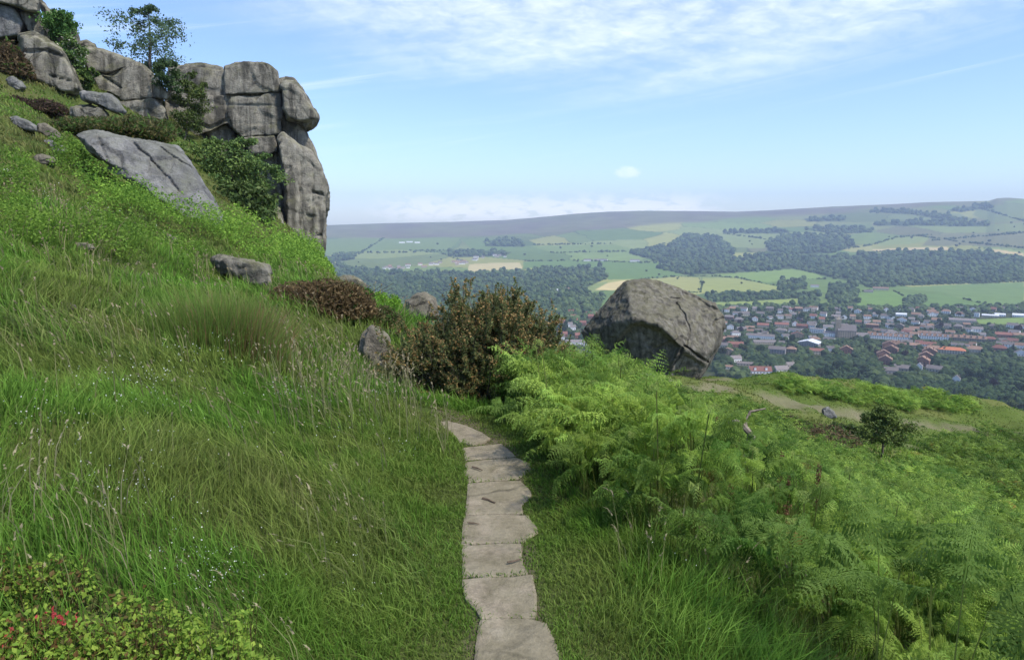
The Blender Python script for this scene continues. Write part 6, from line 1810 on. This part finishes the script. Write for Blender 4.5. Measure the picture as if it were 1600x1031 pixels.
# beyond those, the small roofs that only read as more town
wl_, rf_ = Bag(), Bag()
rc = {'slate': (.17, .15, .142), 'brown': (.23, .145, .105), 'red': (.2, .1, .08)}
for k in range(330):
    a = r5.uniform(1122, 1640); b_ = 484 + 62 * r5.uniform(0, 1) ** 1.5
    if inpoly(a, np.float64(b_), [(1515, 492), (1620, 488), (1620, 511), (1520, 511)]): continue
    if any(abs(a - ox) < ow + 5 and -2. < b_ - oy < oh for ox, oy, ow, oh, cl, dd in OCC): continue
    p = far_hit(a, b_); az = math.atan2(p[0], p[1]) + r5.normal(0, .25)
    w, d, e, rg = r5.uniform(8, 17), 8.5, r5.uniform(4.6, 5.6), r5.uniform(2.6, 3.6)
    R_ = np.array([[math.cos(az), -math.sin(az), 0], [math.sin(az), math.cos(az), 0], [0, 0, 1]]).T
    put = lambda q: (np.array(q) * [1, 1, 1]) @ np.array([[math.cos(-az), math.sin(-az), 0], [-math.sin(-az), math.cos(-az), 0], [0, 0, 1]]) + p
    cw_ = [(.78, .76, .72), (.5, .45, .36), (.3, .25, .19), (.78, .76, .72)][r5.integers(0, 4)]
    cr_ = np.array(rc[r5.choice(['slate', 'brown', 'red'], p=[.52, .40, .08])]) * r5.uniform(.8, 1.25)
    X, Y = w / 2, d / 2
    wl_.add(put([(-X, -Y, -1), (X, -Y, -1), (X, Y, -1), (-X, Y, -1), (-X, -Y, e), (X, -Y, e), (X, Y, e), (-X, Y, e), (-X, 0, e + rg), (X, 0, e + rg)]), [(0, 1, 5, 4), (1, 2, 6, 5), (2, 3, 7, 6), (3, 0, 4, 7)], cw_); wl_.more([(4, 7, 8), (6, 5, 9)])
    rf_.add(put([(-X - .3, -Y - .3, e - .2), (X + .3, -Y - .3, e - .2), (X + .3, Y + .3, e - .2), (-X - .3, Y + .3, e - .2), (-X - .3, 0, e + rg + .08), (X + .3, 0, e + rg + .08)]), [(0, 1, 5, 4), (2, 3, 4, 5)], cr_)
rs = tag(wl_.obj('rooftops', FARL), kind='stuff'); rf_.obj('roof', FARL, rs)
# keep tall things from hiding the buildings that show
def hides(px, py, hp, wp, near_ok=False):
    for ox, oy, ow, oh, cl, dd in OCC:
        if cl and py > oy and py - hp < oy - oh * .3 and abs(px - ox) < ow + wp * .75: return True
    return False
gp_, grad = GARDEN
gx, gy, gd = proj(gp_)
hid = np.zeros(len(gp_), bool)
for ox, oy, ow, oh, cl, dd in OCC:
    hid |= (np.abs(gx - ox) < ow * (1.0 if cl else .7)) & (gy > oy - 1.0) & (gy - grad * 2 * F / gd < oy - oh * .15)
gp_, grad = gp_[~hid], grad[~hid]
tag(crowns('garden_shrubs', gp_ - [[0, 0, .6]], grad, grad * rng.uniform(1.2, 1.9, len(gp_)), wood_cols(gp_) * .72), kind='stuff')

r6 = np.random.default_rng(123)
# dark trees that crowd below the turf edge
WL = {'broad': 'dark green broadleaf tree in the wood under the turf edge', 'light': 'lighter fresh green broadleaf tree in the wood under the turf edge', 'olive': 'olive green broadleaf tree in the wood under the turf edge', 'conifer': 'dark pointed conifer in the wood under the turf edge', 'copper': 'dark purple copper beech in the wood under the turf edge'}
SKY_EDGE = np.array([(1120, 590), (1180, 588), (1240, 575), (1290, 562), (1340, 560), (1370, 600), (1400, 598), (1440, 600), (1470, 585), (1500, 572), (1530, 560), (1570, 566), (1600, 566), (1700, 560)], float)
n_w = 0
for k in range(6000):
    if n_w >= 170: break
    a = r6.uniform(1125, 1690); top = np.interp(a, SKY_EDGE[:, 0], SKY_EDGE[:, 1])
    b_ = top + 12 + (r6.uniform(0, 1) ** .85) * (668 - top - 6)
    if b_ < top + 12: continue
    p = far_hit(a, b_); dep = float(proj(p)[2])
    hh = r6.uniform(9.5, 15) if dep > 420 else r6.uniform(8, 12.5)
    hp = hh * F / dep
    if b_ - hp < top - 4 or hides(a, b_, hp, hp * .55): continue
    kind = r6.choice(['broad', 'light', 'olive', 'conifer', 'copper'], p=[.60, .14, .10, .13, .03])
    far_tree(a, b_, hh, kind, True, WL[kind], 'trees below the turf edge: ' + kind, r6); n_w += 1
# undergrowth and small trees of that wood
ex = np.array([q[0] for q in SKY_EDGE]); ey = np.array([q[1] for q in SKY_EDGE])
x, y = px_fill([(a, b_ + 5) for a, b_ in SKY_EDGE] + [(1700, 675), (1120, 640)], 9, r6)
p = far_hit(x, y); dd_ = proj(p)[2]
rad = r6.uniform(1.8, 3.6, len(p)); hh_ = rad * r6.uniform(1.3, 2.0, len(p))
ok = np.ones(len(p), bool)
for ox, oy, ow, oh, cl, dd in OCC:
    ok &= ~((np.abs(x - ox) < ow) & (y > oy) & (y - hh_ * F / dd_ < oy - oh * .2))
p, rad, hh_ = p[ok], rad[ok], hh_[ok]
tag(crowns('undergrowth', p - [[0, 0, .8]], rad, hh_, mixv((.016, .034, .012), (.045, .075, .024), r6.uniform(0, 1, len(p))), r6), kind='stuff')
TLZ = [(1265, 'beside the houses on the left of the town'), (1360, 'among the houses around the church'), (1480, 'among the streets right of the church'), (1720, 'among the houses at the right of the town')]
TK = {'broad': 'dark green garden tree', 'light': 'fresh green garden tree', 'olive': 'olive green garden tree', 'conifer': 'dark pointed conifer', 'copper': 'dark purple copper beech'}
n_t = 0
for k in range(2500):
    if n_t >= 62: break
    a = r6.uniform(1125, 1660); b_ = r6.uniform(488, 585)
    p = far_hit(a, b_); dep = float(proj(p)[2]); hh = r6.uniform(6.5, 12); hp = hh * F / dep
    if inpoly(a, np.float64(b_), [(1518, 494), (1620, 490), (1620, 509), (1522, 509)]) or hides(a, b_, hp, hp * .6): continue
    if b_ - hp < 480: continue
    kind = r6.choice(['broad', 'light', 'olive', 'conifer', 'copper'], p=[.58, .15, .12, .07, .08])
    zn = next(z for q, z in TLZ if a < q)
    far_tree(a, b_, hh, kind, False, f'{TK[kind]} {zn}', f'{TK[kind]}s {zn}', r6); n_t += 1
for a, b_, hh, kind, lb in ((1237, 537, 15, 'broad', 'broad dark tree right behind the long white row, left of the pale hall'), (1222, 539, 12, 'broad', 'dark tree at the left end of the pale hall'), (1252, 503, 20, 'broad', 'tall dark tree at the back of the town above the pale hall'),
                            (1184, 500, 14, 'light', 'large round green tree at the back of the town, left of the tall dark one'), (1157, 521, 12, 'copper', 'dark copper beech above the white hipped house by the boulder'), (1162, 553, 14, 'olive', 'dull brownish green tree between the boulder and the long grey block'),
                            (1188, 554, 14, 'broad', 'dark green tree left of the long grey stone block'), (1470, 514, 12, 'copper', 'nearly black copper beech above the second white terrace'), (1590, 522, 17, 'copper', 'very dark copper beech at the right end of the town'),
                            (1414, 562, 13, 'copper', 'dark purple beech between the villa row and the three villas'), (1128, 560, 16, 'broad', 'green tree showing just right of the huge boulder'), (1372, 497, 16, 'broad', 'dark tree behind the square brick building'),
                            (880, 524, 22, 'broad', 'tall dark tree in the strip of town left of the huge boulder')):
    far_tree(a, b_, hh, kind, True, lb, None, r6)
# lone trees out in the far fields
FT_ = [(1098, 446), (1092, 455), (1058, 438), (1195, 426), (1158, 445), (1430, 393), (1487, 391), (1493, 388), (1530, 390), (1592, 398), (1425, 374), (1440, 371), (1175, 384), (1172, 380), (1100, 368), (1560, 362), (1585, 357), (1600, 352), (1520, 366), (1390, 372),
       (1545, 380), (1500, 384), (1580, 350), (672, 404), (700, 394), (690, 408), (590, 398), (646, 396), (684, 384), (560, 412), (740, 393), (784, 399), (820, 400), (902, 411), (940, 397), (913, 395), (950, 402), (893, 403), (985, 398), (1010, 425), (1030, 432), (1040, 421), (1078, 424),
       (876, 390), (925, 388), (505, 388), (546, 387), (735, 374), (765, 372), (858, 372), (930, 374), (980, 378), (1405, 458), (1478, 471), (1375, 466), (1250, 437), (1232, 443), (1553, 478), (1590, 480), (1340, 483)]
for a, b_ in FT_[::1][:46]:
    a += r6.uniform(-1, 1)
    zn = 'on the far left pastures' if a < 820 else 'in the pastures across the valley beyond the huge boulder' if a < 1200 else 'in the far fields on the right of the valley'
    far_tree(a, b_ + r6.uniform(-.5, .5), r6.uniform(9, 16) * (1.0 if b_ > 400 else 1.3), 'broad', False, f'lone dark tree {zn}', f'lone trees {zn}', r6)
